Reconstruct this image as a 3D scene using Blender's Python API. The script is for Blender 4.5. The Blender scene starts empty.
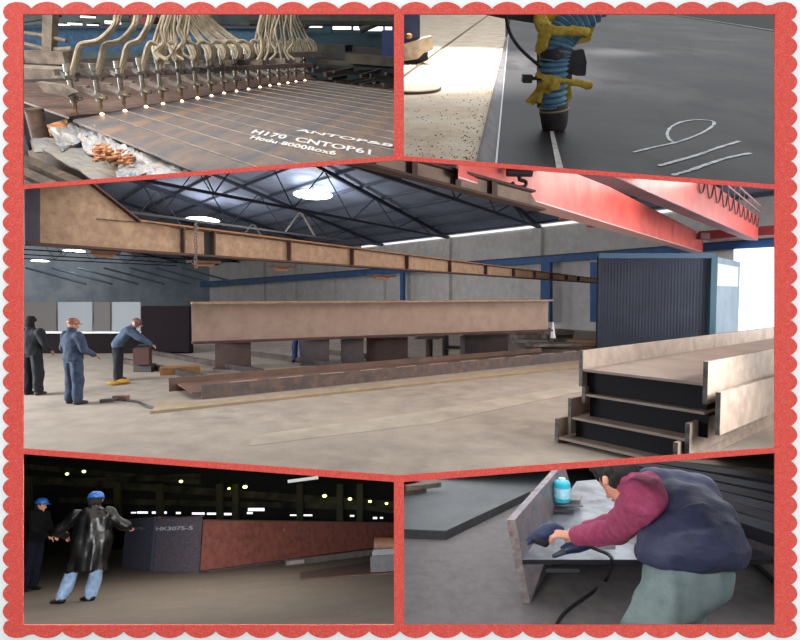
import bpy, bmesh, math, random
from mathutils import Vector as V, Matrix, noise
random.seed(7)
F = 560.0
CAM = V((0, 0, 1.5))
col = bpy.context.scene.collection
Z = V((0, 0, 1))

# ------------------------------------------------------------------ materials
def s2l(c):
    c = c / 255.0
    return c / 12.92 if c <= 0.04045 else ((c + 0.055) / 1.055) ** 2.4
def lin(c): return (s2l(c[0]), s2l(c[1]), s2l(c[2]), 1)
_m = {}
def mat(name, c, rough=.6, metal=0, c2=None, scale=6, det=6, c3=None, scale3=40, bump=0, bscale=30, emit=0, spec=.5, stretch=None, lo=.35, hi=.65, coat=0):
    if name in _m: return _m[name]
    m = bpy.data.materials.new(name); m.use_nodes = True
    nt = m.node_tree; N = nt.nodes; L = nt.links; b = N['Principled BSDF']
    b.inputs['Base Color'].default_value = lin(c)
    b.inputs['Roughness'].default_value = rough; b.inputs['Metallic'].default_value = metal
    b.inputs['Specular IOR Level'].default_value = spec
    b.inputs['Coat Weight'].default_value = coat
    if emit:
        b.inputs['Emission Color'].default_value = lin(c); b.inputs['Emission Strength'].default_value = emit
    if c2 or bump:
        tc = N.new('ShaderNodeTexCoord'); mp = N.new('ShaderNodeMapping'); L.new(tc.outputs['Object'], mp.inputs['Vector'])
        if stretch: mp.inputs['Scale'].default_value = stretch[:3]; 
        if stretch and len(stretch) > 3: mp.inputs['Rotation'].default_value = (0, 0, stretch[3])
    if c2:
        def lay(prev, cc, sc):
            nz = N.new('ShaderNodeTexNoise'); nz.inputs['Scale'].default_value = sc; nz.inputs['Detail'].default_value = det
            nz.inputs['Roughness'].default_value = .62
            L.new(mp.outputs[0], nz.inputs['Vector'])
            rp = N.new('ShaderNodeValToRGB'); rp.color_ramp.elements[0].position = lo; rp.color_ramp.elements[1].position = hi
            L.new(nz.outputs['Fac'], rp.inputs['Fac'])
            mx = N.new('ShaderNodeMix'); mx.data_type = 'RGBA'
            L.new(rp.outputs['Color'], mx.inputs['Factor'])
            if prev is None: mx.inputs['A'].default_value = lin(c)
            else: L.new(prev, mx.inputs['A'])
            mx.inputs['B'].default_value = lin(cc)
            return mx.outputs['Result']
        o = lay(None, c2, scale)
        if c3: o = lay(o, c3, scale3)
        L.new(o, b.inputs['Base Color'])
    if bump:
        nb = N.new('ShaderNodeTexNoise'); nb.inputs['Scale'].default_value = bscale; nb.inputs['Detail'].default_value = 5
        L.new(mp.outputs[0], nb.inputs['Vector'])
        bp = N.new('ShaderNodeBump'); bp.inputs['Strength'].default_value = bump; bp.inputs['Distance'].default_value = .02
        L.new(nb.outputs['Fac'], bp.inputs['Height']); L.new(bp.outputs[0], b.inputs['Normal'])
    _m[name] = m
    return m

# ------------------------------------------------------------------ rooms
def ray(px, py): return V(((px - 400) / F, 1, (320 - py) / F))
class Room:
    def __init__(s, xh, yh, m, H, clip):
        r1, r2 = ray(xh, yh), ray(xh + 100, yh + 100 * m)
        u = r1.cross(r2).normalized()
        if u.z < 0: u = -u
        u = -u if u.z < 0 else u
        f = V((0, 1, 0)); f = (f - f.dot(u) * u).normalized()
        r = f.cross(u)
        s.M = Matrix.Translation(CAM - u * H) @ Matrix((r, f, u)).transposed().to_4x4()
        s.R = s.M.to_3x3(); s.Ri = s.R.inverted(); s.H = H; s.cam = V((0, 0, H))
        # clip: list of pixel-line pairs; interior on the left-hand side given by a test pixel
        s.planes = []
        for (a, b, inside, mg) in clip:
            n = ray(*a).cross(ray(*b)).normalized()
            if n.dot(ray(*inside)) < 0: n = -n
            s.planes.append((n, mg / F))       # keep where n.(p-CAM)/|depth| > -mg
    def d(s, px, py): return s.Ri @ ray(px, py)
    def P(s, px, py, z=0):                      # point on the horizontal plane z
        d = s.d(px, py); t = (z - s.H) / d.z
        return s.cam + d * t
    def D(s, px, py, y):                        # point at forward distance y
        d = s.d(px, py); return s.cam + d * (y / d.y)
    def W(s, px, py, p0, n):                    # point on a plane
        d = s.d(px, py); t = (p0 - s.cam).dot(n) / d.dot(n)
        return s.cam + d * t

def clip_bm(bm, room, mw):
    """cut geometry at the partition walls between the rooms (bm is in object space, mw its world matrix)"""
    inv = mw.inverted()
    ri = mw.to_3x3().transposed()
    for n, mg in room.planes:
        # tilt the plane outward by mg (a plane through the eye point offset by an angle)
        nn = (n + V((0, 1, 0)) * mg).normalized()
        co = inv @ CAM
        no = (ri @ nn).normalized()
        if all((v.co - co).dot(no) >= 0 for v in bm.verts): continue
        bmesh.ops.bisect_plane(bm, geom=bm.verts[:] + bm.edges[:] + bm.faces[:], plane_co=co, plane_no=no, clear_inner=True, dist=1e-5)
        ed = [e for e in bm.edges if e.is_boundary and all(abs((v.co - co).dot(no)) < 1e-4 for v in e.verts)]
        if ed and len(bm.faces) > 1:
            try: bmesh.ops.holes_fill(bm, edges=ed, sides=0)
            except Exception: pass

def props(o, label, cat, group=None, kind=None):
    if label: o['label'] = label
    if cat: o['category'] = cat
    if group: o['group'] = group
    if kind: o['kind'] = kind

class T:                                        # a thing: an Empty with parts
    def __init__(s, room, name, label, cat, origin, group=None, kind=None):
        s.room = room; s.o = V(origin)
        e = bpy.data.objects.new(name, None); e.empty_display_size = .1; col.objects.link(e)
        e.matrix_world = (room.M if room else Matrix()) @ Matrix.Translation(s.o)
        s.e = e; s.mw = e.matrix_world.copy(); props(e, label, cat, group, kind)

class MB:
    def __init__(s): s.bm = bmesh.new()
    def face(s, pts):
        vs = [s.bm.verts.new(p) for p in pts]
        return s.bm.faces.new(vs)
    def hexa(s, a, b):                          # two quads (4 points each), same order
        n = len(a)
        va = [s.bm.verts.new(p) for p in a]; vb = [s.bm.verts.new(p) for p in b]
        s.bm.faces.new(va[::-1]); s.bm.faces.new(vb)
        for i in range(n):
            j = (i + 1) % n
            s.bm.faces.new((va[i], va[j], vb[j], vb[i]))
        return s
    def prism(s, pts, vec):
        vec = V(vec); return s.hexa([V(p) for p in pts], [V(p) + vec for p in pts])
    def box(s, c, size, rz=0, axes=None):
        c = V(c); hx, hy, hz = [q / 2 for q in size]
        if axes: X, Y, Zz = axes
        else:
            X = V((math.cos(rz), math.sin(rz), 0)); Y = V((-math.sin(rz), math.cos(rz), 0)); Zz = Z
        a = [c + X * sx * hx + Y * sy * hy - Zz * hz for sx, sy in ((-1, -1), (1, -1), (1, 1), (-1, 1))]
        return s.hexa(a, [p + Zz * 2 * hz for p in a])
    def bar(s, p0, p1, w, h, up=Z, os=0, ou=0):
        p0, p1 = V(p0), V(p1); t = (p1 - p0).normalized(); side = t.cross(up).normalized(); u = side.cross(t)
        q = lambda p: [p + side * (os + a * w / 2) + u * (ou + b * h / 2) for a, b in ((-1, -1), (1, -1), (1, 1), (-1, 1))]
        return s.hexa(q(p0), q(p1))
    def tube(s, pts, r, seg=8, close=False):
        pts = [V(p) for p in pts]; n = len(pts); prev = None; rings = []
        for i, p in enumerate(pts):
            t = (pts[min(i + 1, n - 1)] - pts[max(i - 1, 0)]).normalized()
            if prev is None:
                a = V((0, 0, 1)) if abs(t.z) < .9 else V((1, 0, 0)); x = t.cross(a).normalized()
            else: x = (prev - prev.dot(t) * t).normalized()
            prev = x; y = t.cross(x)
            rr = r[i] if isinstance(r, (list, tuple)) else r
            rings.append([s.bm.verts.new(p + (x * math.cos(2 * math.pi * k / seg) + y * math.sin(2 * math.pi * k / seg)) * rr) for k in range(seg)])
        for a, b in zip(rings, rings[1:]):
            for k in range(seg):
                j = (k + 1) % seg; s.bm.faces.new((a[k], a[j], b[j], b[k]))
        s.bm.faces.new(rings[0][::-1]); s.bm.faces.new(rings[-1])
        return s
    def loft(s, rings, seg=16):                 # rings: (centre, side radius, depth radius, side vector)
        R = []; n = len(rings)
        for i, (c, rx, ry, sv) in enumerate(rings):
            t = (V(rings[min(i + 1, n - 1)][0]) - V(rings[max(i - 1, 0)][0])).normalized()
            sv = V(sv); x = (sv - sv.dot(t) * t).normalized(); y = t.cross(x)
            R.append([s.bm.verts.new(V(c) + x * rx * math.cos(2 * math.pi * k / seg) + y * ry * math.sin(2 * math.pi * k / seg)) for k in range(seg)])
        for a, b in zip(R, R[1:]):
            for k in range(seg):
                j = (k + 1) % seg; s.bm.faces.new((a[k], a[j], b[j], b[k]))
        s.bm.faces.new(R[0][::-1]); s.bm.faces.new(R[-1])
        return s
    def cap(s, a, b, ra, rb, seg=12):           # tapered capsule
        a, b = V(a), V(b); t = (b - a).normalized()
        pts = []; rr = []
        for k in range(4):
            an = math.pi / 2 * (1 - k / 4); pts.append(a - t * ra * math.sin(an) * .98); rr.append(max(ra * math.cos(an), .002))
        pts.append(a); rr.append(ra); pts.append(b); rr.append(rb)
        for k in range(1, 5):
            an = math.pi / 2 * k / 4; pts.append(b + t * rb * math.sin(an) * .98); rr.append(max(rb * math.cos(an), .002))
        return s.tube(pts, rr, seg)
    def ball(s, c, r, seg=16):
        c = V(c); r = V(r) if not isinstance(r, (int, float)) else V((r, r, r))
        g = bmesh.ops.create_uvsphere(s.bm, u_segments=seg, v_segments=seg // 2 + 2, radius=1)
        for v in g['verts']: v.co = V((v.co.x * r.x, v.co.y * r.y, v.co.z * r.z)) + c
        return s
    def wob(s, amp, sc):
        for v in s.bm.verts: v.co += noise.noise_vector(v.co * sc) * amp
        return s
    def build(s, name, m, parent=None, room=None, origin=None, tag=None, smooth=False, remesh=None, clip=True, bevel=0, wob=None):
        bm = s.bm
        if parent is not None and isinstance(parent, T): o0, mw, rm, pe = parent.o, parent.mw, parent.room, parent.e
        elif parent is not None: o0, mw, rm, pe = parent['_t']; o0 = V(o0)
        else:
            rm = room; pe = None
            if origin is None:
                c = sum((v.co for v in bm.verts), V()) / max(1, len(bm.verts)); zz = min(v.co.z for v in bm.verts); origin = (c.x, c.y, zz)
            o0 = V(origin); mw = (rm.M if rm else Matrix()) @ Matrix.Translation(o0)
        for v in bm.verts: v.co -= o0
        bmesh.ops.recalc_face_normals(bm, faces=bm.faces[:])
        if remesh:
            me = bpy.data.meshes.new('tmp'); bm.to_mesh(me); ob = bpy.data.objects.new('tmp', me); col.objects.link(ob)
            md = ob.modifiers.new('r', 'REMESH'); md.mode = 'VOXEL'; md.voxel_size = remesh; md.use_smooth_shade = True
            sm = ob.modifiers.new('s', 'SMOOTH'); sm.iterations = 3; sm.factor = .5
            dg = bpy.context.evaluated_depsgraph_get(); m2 = bpy.data.meshes.new_from_object(ob.evaluated_get(dg))
            bm.free(); bm = bmesh.new(); bm.from_mesh(m2); smooth = True
            bpy.data.objects.remove(ob); bpy.data.meshes.remove(me); bpy.data.meshes.remove(m2)
            if wob:
                bm.normal_update()
                for v in bm.verts: v.co += v.normal * wob[0] * noise.noise(V((v.co.x * wob[1], v.co.y * wob[1], v.co.z * wob[1] * (wob[2] if len(wob) > 2 else 1))))
        if bevel:
            bmesh.ops.bevel(bm, geom=[e for e in bm.edges if len(e.link_faces) == 2 and e.calc_face_angle(0) > .6], offset=bevel, segments=2, affect='EDGES', clamp_overlap=True)
        if rm and clip: clip_bm(bm, rm, mw)
        me = bpy.data.meshes.new(name); bm.to_mesh(me); bm.free()
        for p in me.polygons: p.use_smooth = smooth
        if smooth:
            try: me.set_sharp_from_angle(angle=math.radians(50))
            except Exception: pass
        me.materials.append(m)
        ob = bpy.data.objects.new(name, me); col.objects.link(ob)
        if pe: ob.parent = pe
        else: ob.matrix_world = mw
        if tag: props(ob, *tag)
        ob_t[ob.name] = (tuple(o0), mw, rm, ob)
        return ob
ob_t = {}
class Sub:                                      # lets a part carry sub-parts
    def __init__(s, ob): s.o = V(ob_t[ob.name][0]); s.mw = ob_t[ob.name][1]; s.room = ob_t[ob.name][2]; s.e = ob
_T = T
def isT(p): return isinstance(p, (T, Sub))
_old = MB.build
def _build(s, name, m, parent=None, **k):
    if isinstance(parent, Sub):
        t = object.__new__(T); t.o = parent.o; t.mw = parent.mw; t.room = parent.room; t.e = parent.e; parent = t
    return _old(s, name, m, parent, **k)
MB.build = _build

def curve(pts, n=6):                            # Catmull-Rom
    pts = [V(p) for p in pts]; P = [pts[0] * 2 - pts[1]] + pts + [pts[-1] * 2 - pts[-2]]; out = []
    for i in range(1, len(P) - 2):
        for k in range(n):
            t = k / n; a, b, c, d = P[i - 1:i + 3]
            out.append(.5 * ((2 * b) + (c - a) * t + (2 * a - 5 * b + 4 * c - d) * t * t + (3 * b - a - 3 * c + d) * t ** 3))
    return out + [pts[-1]]

def text_mb(txt, p, u, v, size, thick=.002):
    """chalk or paint lettering lying on a surface: p origin, u along, v up"""
    cu = bpy.data.curves.new('t', 'FONT'); cu.body = txt; cu.size = 1; cu.offset = .025; cu.resolution_u = 3
    ob = bpy.data.objects.new('t', cu); col.objects.link(ob)
    dg = bpy.context.evaluated_depsgraph_get(); me = bpy.data.meshes.new_from_object(ob.evaluated_get(dg))
    mb = MB(); mb.bm.from_mesh(me)
    u = V(u).normalized(); v = V(v).normalized(); n = u.cross(v).normalized()
    for w in mb.bm.verts:
        c = w.co; j = noise.noise(V((c.x * 3, c.y * 3, 0))) * .05
        w.co = V(p) + u * (c.x * size[0]) + v * ((c.y + j) * size[1]) + n * thick
    bpy.data.objects.remove(ob); bpy.data.curves.remove(cu); bpy.data.meshes.remove(me)
    return mb

ORD = ['first', 'second', 'third', 'fourth', 'fifth', 'sixth', 'seventh', 'eighth', 'ninth', 'tenth', 'eleventh', 'twelfth', 'thirteenth', 'fourteenth', 'fifteenth', 'sixteenth', 'seventeenth', 'eighteenth']

# ------------------------------------------------------------------ people
def human(R, name, label, base, yaw, J=None, wide=1.0, h=1.7, skin='skin', top=None, legs=None, shoe=None, hat=None, hair=None, coat_len=None, over=None, vox=.014, curl=.5, group=None, fold=(.02, 9, .6), face=0, torso_fat=1.0):
    k = h / 1.7
    d = dict(pel=(0, 0, .92), wai=(0, .01, 1.08), che=(0, .01, 1.30), nek=(0, 0, 1.45), hed=(0, .015, 1.585),
             shL=(-.19, 0, 1.40), elL=(-.25, -.02, 1.12), wrL=(-.26, .08, .87), shR=(.19, 0, 1.40), elR=(.25, -.02, 1.12), wrR=(.26, .08, .87),
             hiL=(-.095, 0, .90), knL=(-.11, .02, .49), anL=(-.12, 0, .09), hiR=(.095, 0, .90), knR=(.11, .02, .49), anR=(.12, 0, .09), toe=(0, 1, 0))
    d.update(J or {})
    cy, sy = math.cos(yaw), math.sin(yaw); base = V(base)
    def X(p):
        p = V(p) * k; q = V((cy * p.x - sy * p.y, sy * p.x + cy * p.y, p.z)); q.x *= wide; return base + q
    def Xd(p): p = V(p); return V((cy * p.x - sy * p.y, sy * p.x + cy * p.y, p.z))
    j = {a: X(b) for a, b in d.items()}; wk = (1 + wide) / 2 * k
    side = (j['shR'] - j['shL']).normalized(); hside = (j['hiR'] - j['hiL']).normalized()
    t = T(R, name, label, 'person', base, group)
    fw = Xd((math.sin(face), math.cos(face), 0)).normalized()
    # body: head, neck, trunk, limbs, hands as one surface
    b = MB()
    up = (j['hed'] - j['nek']).normalized(); hx = up.cross(fw).normalized(); fwd = hx.cross(up) * -1
    fwd = (fw - fw.dot(up) * up).normalized()
    H = j['hed']
    b.loft([(H - up * .115 * k + fwd * .035 * k, .03 * wk, .03 * k, hx), (H - up * .09 * k + fwd * .025 * k, .052 * wk, .06 * k, hx), (H - up * .04 * k + fwd * .008 * k, .07 * wk, .085 * k, hx),
            (H + up * .02 * k, .078 * wk, .097 * k, hx), (H + up * .07 * k, .07 * wk, .088 * k, hx), (H + up * .105 * k, .045 * wk, .055 * k, hx), (H + up * .118 * k, .01, .01, hx)], 14)
    b.cap(H + fwd * .09 * k, H - up * .035 * k + fwd * .108 * k, .010 * k, .016 * k, 8)           # nose
    b.cap(H - up * .068 * k + fwd * .088 * k - hx * .018, H - up * .068 * k + fwd * .088 * k + hx * .018, .009 * k, .009 * k, 6)   # mouth
    b.cap(H - up * .1 * k + fwd * .075 * k, H - up * .095 * k + fwd * .07 * k, .018 * k, .018 * k, 8)
    for sx in (-1, 1):
        b.ball(H + hx * sx * .08 * wk - up * .01 * k, (.018 * k, .022 * k, .032 * k), 10)
        b.cap(H + hx * sx * .015 + up * .015 * k + fwd * .085 * k, H + hx * sx * .045 * wk + up * .018 * k + fwd * .07 * k, .011 * k, .009 * k, 6)   # brow
    b.cap(j['nek'] - up * .05, H - up * .06, .062 * wk, .055 * wk)
    b.loft([(j['pel'] - V((0, 0, .07)), .11 * wk, .09 * k, hside), (j['pel'], .155 * wk, .11 * k, hside), (j['wai'], .13 * wk, .095 * k, hside), (j['che'], .16 * wk, .11 * k, side), (j['nek'] - up * .03, .09 * wk, .07 * k, side)])
    for s_ in 'LR':
        b.cap(j['sh' + s_], j['el' + s_], .05 * wk, .04 * wk); b.cap(j['el' + s_], j['wr' + s_], .038 * wk, .026 * k)
        b.cap(j['hi' + s_], j['kn' + s_], .08 * wk, .055 * wk); b.cap(j['kn' + s_], j['an' + s_], .052 * wk, .036 * wk)
        w = j['wr' + s_]; a = (w - j['el' + s_]).normalized(); sd = a.cross(Z)
        sd = sd.normalized() if sd.length > .2 else hx
        nrm = sd.cross(a)
        m_ = w + a * .085 * k
        b.loft([(w, .022 * k, .018 * k, sd), (w + a * .03 * k, .036 * k, .017 * k, sd), (m_, .042 * k, .015 * k, sd), (m_ + a * .008, .034 * k, .01 * k, sd)], 10)
        for q in range(4):
            ln = (.066, .078, .072, .056)[q] * k; f0 = m_ + sd * (q - 1.5) * .021 * k
            f1 = f0 + (a * math.cos(curl * .7) - nrm * math.sin(curl * .7)) * ln * .5; f2 = f1 + (a * math.cos(curl * 1.7) - nrm * math.sin(curl * 1.7)) * ln * .5
            b.cap(f0 - a * .01, f1, .0095 * k, .009 * k, 6); b.cap(f1, f2, .009 * k, .0075 * k, 6)
        th = w + a * .025 * k + sd * .03 * k; t1 = th + (a * .6 + sd * .6 - nrm * .3).normalized() * .038 * k
        b.cap(th, t1, .013 * k, .011 * k, 6); b.cap(t1, t1 + (a * .9 - nrm * .4).normalized() * .03 * k, .011 * k, .008 * k, 6)
    b.build('body', mat(skin, (196, 140, 116), .55, bump=.1), t, remesh=min(vox, .009))
    # trousers
    if legs:
        q = MB()
        q.loft([(j['wai'] - V((0, 0, .02)), .14 * wk, .11 * k, hside), (j['pel'], .165 * wk, .12 * k, hside), (j['pel'] - V((0, 0, .09)), .155 * wk, .125 * k, hside)])
        for s_ in 'LR':
            q.cap(j['hi' + s_], j['kn' + s_], .1 * wk, .088 * wk); q.cap(j['kn' + s_], j['an' + s_] + V((0, 0, .03)), .086 * wk, .08 * wk)
        q.build('trousers', legs, t, remesh=vox, wob=fold)
    if shoe:
        for s_ in 'LR':
            fd = Xd(d['toe']).normalized(); a = j['an' + s_]; q = MB(); g = V((a.x, a.y, base.z + max(0, a.z - base.z - .09 * k)))
            q.loft([(g - fd * .085 * k + V((0, 0, .045)), .02, .02, fd.cross(Z)), (g - fd * .06 * k + V((0, 0, .045)), .045 * wk, .043, fd.cross(Z)), (g + fd * .03 * k + V((0, 0, .05)), .048 * wk, .048, fd.cross(Z)), (g + fd * .13 * k + V((0, 0, .036)), .052 * wk, .034, fd.cross(Z)), (g + fd * .19 * k + V((0, 0, .03)), .03 * wk, .02, fd.cross(Z))], 12)
            q.cap(a + V((0, 0, .03)), g + V((0, 0, .05)), .05 * wk, .045 * wk)
            q.build('shoe', shoe, t, remesh=.012)
    if top:
        q = MB(); f = torso_fat
        low = j['pel'] - V((0, 0, .05))
        rings = [(low, .185 * wk * f, .14 * k * f, hside), (j['pel'], .19 * wk * f, .145 * k * f, hside), (j['wai'], .175 * wk * f, .135 * k * f, hside), (j['che'], .205 * wk * f, .145 * k * f, side), (j['che'] * .4 + j['nek'] * .6, .18 * wk, .12 * k, side), (j['nek'] + up * .01, .085 * wk, .08 * k, side)]
        if coat_len:
            rings = [(c_, a_ * 1.14, b_ * 1.12, v_) for c_, a_, b_, v_ in rings[:5]] + rings[5:]
            rings = [(j['pel'] - V((0, 0, coat_len)), .27 * wk, .2 * k, hside), (j['pel'] - V((0, 0, coat_len * .5)), .235 * wk, .18 * k, hside)] + rings[1:]
        q.loft(rings, 20)
        q.cap(j['nek'] - up * .02, j['nek'] + up * .045, .075 * wk, .07 * wk)
        sl = MB() if over else q
        for s_ in 'LR':
            sl.cap(j['sh' + s_], j['el' + s_], (.088 if coat_len else .08) * wk, (.076 if coat_len else .066) * wk); sl.cap(j['el' + s_], j['wr' + s_] - (j['wr' + s_] - j['el' + s_]).normalized() * .02, .064 * wk, .046 * wk)
        if over: sl.cap(j['shL'], j['shR'], .08 * wk, .08 * wk)
        q.build('vest' if over else ('coat' if coat_len else 'jacket'), over or top, t, remesh=vox, wob=fold)
        if over: sl.build('sweater', top, t, remesh=vox, wob=fold)
    if hat:
        q = MB(); c = H + up * .035 * k
        q.loft([(c - up * .0, .098 * wk, .122 * k, hx), (c + up * .035 * k, .098 * wk, .12 * k, hx), (c + up * .075 * k, .08 * wk, .1 * k, hx), (c + up * .1 * k, .05 * wk, .065 * k, hx), (c + up * .11 * k, .01, .01, hx)], 20)
        q.loft([(c - up * .012, .105 * wk, .13 * k, hx), (c + up * .004, .108 * wk, .134 * k, hx), (c + up * .012, .1 * wk, .125 * k, hx)], 20)
        q.loft([(c - up * .008 + fwd * .08 * k, .08 * wk, .095 * k, hx), (c + up * .006 + fwd * .08 * k, .08 * wk, .095 * k, hx)], 16)
        q.build('helmet', hat, t, smooth=True)
    if hair:
        q = MB(); c = H + up * .01 - fwd * .012
        q.loft([(c - up * .12 - fwd * .03, .06 * wk, .06, hx), (c - up * .09 - fwd * .028, .08 * wk, .08, hx), (c - up * .05 - fwd * .024, .088 * wk, .09, hx), (c + up * .02 - fwd * .012, .092 * wk, .106, hx), (c + up * .085, .08 * wk, .1, hx), (c + up * .12, .045 * wk, .06, hx), (c + up * .132, .01, .01, hx)], 18)
        q.build('hair', hair, t, remesh=.01, wob=(.012, 30))
    return t

# ================================================================== THE FRAME, THE WALL AROUND IT AND THE PARTITIONS BEHIND IT
YF = 1.6
def fp(px, py, y=YF): return V(((px - 400) / F * y, y, 1.5 + (320 - py) / F * y))
W_TL = [(23, 14), (394, 14), (394, 156), (23, 184.5)]
W_TR = [(404, 14), (775, 14), (775, 184.5), (404, 156)]
W_C = [(23, 189), (399, 160), (775, 189), (775, 447.5), (399, 475.5), (23, 448.5)]
W_BL = [(23, 454), (394, 482), (394, 625), (23, 625)]
W_BR = [(404, 482), (775, 453), (775, 625), (404, 625)]
def scallop(grow=0):
    pts = []; g = grow
    x0, x1, y0, y1 = 30.8, 769.2, 19.5, 620.5; ex_, ey = 9.6, 8.8
    def arc(a, b, ox, oy, n=10):
        for i in range(n):
            t = i / n; q = math.sin(math.pi * t) ** .7 * 7.0 + g
            pts.append((a[0] + (b[0] - a[0]) * t + ox * q, a[1] + (b[1] - a[1]) * t + oy * q))
    def corner(fx, fy, rev):
        base = [(9.6 - g, 19.5 - g * .3), (4.6 - g, 16.5), (2.8 - g, 12), (4.2 - g, 7.2 - g * .4), (8.5 - g * .6, 3.6 - g * .8), (14.5, 1.9 - g), (21, 2.4 - g), (26.5, 4.8 - g)]
        q = [(800 - x if fx else x, 640 - y if fy else y) for x, y in base]
        if rev: q = q[::-1]; q = q[:]
        pts.extend(q if not rev else q)
    corner(0, 0, False)
    for i in range(24): w = (x1 - x0) / 24; arc((x0 + w * i, ey), (x0 + w * (i + 1), ey), 0, -1)
    corner(1, 0, True)
    for i in range(34): w = (y1 - y0) / 34; arc((800 - ex_, y0 + w * i), (800 - ex_, y0 + w * (i + 1)), 1, 0)
    corner(1, 1, False)
    for i in range(24): w = (x1 - x0) / 24; arc((x1 - w * i, 640 - ey), (x1 - w * (i + 1), 640 - ey), 0, 1)
    corner(0, 1, True)
    for i in range(34): w = (y1 - y0) / 34; arc((ex_, y1 - w * i), (ex_, y1 - w * (i + 1)), -1, 0)
    return pts
def board(outline, holes, y, thick):
    cu = bpy.data.curves.new('c', 'CURVE'); cu.dimensions = '2D'; cu.fill_mode = 'BOTH'; cu.extrude = thick / 2
    for ring in [outline] + holes:
        sp = cu.splines.new('POLY'); sp.points.add(len(ring) - 1); sp.use_cyclic_u = True
        for p, q in zip(sp.points, ring):
            w = fp(*q); p.co = (w.x, w.z, 0, 1)
    ob = bpy.data.objects.new('c', cu); col.objects.link(ob)
    dg = bpy.context.evaluated_depsgraph_get(); me = bpy.data.meshes.new_from_object(ob.evaluated_get(dg))
    mb = MB(); mb.bm.from_mesh(me)
    for v in mb.bm.verts: v.co = V((v.co.x, y + thick / 2 - v.co.z, v.co.y))
    bpy.data.objects.remove(ob); bpy.data.curves.remove(cu); bpy.data.meshes.remove(me)
    bmesh.ops.remove_doubles(mb.bm, verts=mb.bm.verts[:], dist=1e-5)
    return mb
m_red = mat('red_woven_paper', (232, 76, 66), .75, c2=(240, 104, 82), scale=60, det=3, c3=(206, 66, 62), scale3=190, bump=.25, bscale=320)
fr = T(None, 'collage_frame', 'red scalloped display frame with five openings standing on the pale wall', 'frame', fp(400, 638))
board(scallop(), [W_TL, W_TR, W_C, W_BL, W_BR], YF, .004).build('front_board', m_red, fr)
board(scallop(.9), [[(17, 11.5), (783, 11.5), (783, 628), (17, 628)]], YF + .0045, .002).build('backing_board', mat('edge_grey', (128, 104, 104), .8), fr)
e = board([(-900, -700), (1700, -700), (1700, 1300), (-900, 1300)], [[(18, 12), (782, 12), (782, 627.5), (18, 627.5)]], YF + .007, .006)
e.build('wall_front', mat('pale_wall', (247, 251, 251), .9, c2=(240, 247, 246), scale=14), None, origin=(0, YF, 1.5), tag=(None, None, None, 'structure'))

# rooms -----------------------------------------------------------
LT = ((23, 186.75), (399, 158)); RT = ((399, 158), (775, 186.75))
LB = ((23, 451.2), (399, 478.7)); RB = ((399, 478.7), (775, 450.2))
MID_T = ((399, 14), (399, 156)); MID_B = ((399, 482), (399, 625))
TL = Room(208, 24, .045, .8, [(*LT, (200, 100), -.8), (*MID_T, (200, 100), -2)])
TR = Room(590, -12, 0, .62, [(*RT, (600, 100), -.8), (*MID_T, (600, 100), -2)])
C = Room(400, 292, 0, 2.24, [(*LT, (400, 300), -.8), (*RT, (400, 300), -.8), (*LB, (400, 300), -.8), (*RB, (400, 300), -.8)])
BL = Room(208, 522, -.05, 1.22, [(*LB, (200, 560), -.8), (*MID_B, (200, 560), -2)])
BR = Room(590, 320, 0, 1.6, [(*RB, (600, 560), -.8), (*MID_B, (600, 560), -2)])

def partition(name, a, b, far):  # added dividers, unseen edge-on, that stop light passing between rooms
    n = ray(*a).cross(ray(*b)).normalized(); mb = MB()
    p = lambda q, y, s_: CAM + ray(*q) * y + n * s_ * y * .7 / F
    mb.hexa([p(a, YF + .012, -1), p(b, YF + .012, -1), p(b, YF + .012, 1), p(a, YF + .012, 1)], [p(a, far, -1), p(b, far, -1), p(b, far, 1), p(a, far, 1)])
    mb.build(name, mat('partition_board', (40, 42, 46), .9), None, origin=fp(*a), tag=(None, None, None, 'structure'))
ex = lambda l, x: (x, l[0][1] + (l[1][1] - l[0][1]) * (x - l[0][0]) / (l[1][0] - l[0][0]))
partition('wall_partition_upper_left', ex(LT, -260), (399, 158), 45)
partition('wall_partition_upper_right', (399, 158), ex(RT, 1060), 45)
partition('wall_partition_lower_left', ex(LB, -260), (399, 478.7), 45)
partition('wall_partition_lower_right', (399, 478.7), ex(RB, 1060), 45)
partition('wall_partition_top', (399, -420), (399, 158), 30)
partition('wall_partition_bottom', (399, 478.7), (399, 900), 45)

STR = (None, None, None, 'structure')
def quad(room, pts, name, m, thick=(0, 0, -.05)):
    return MB().prism(pts, thick).build(name, m, None, room=room, tag=STR)

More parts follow.
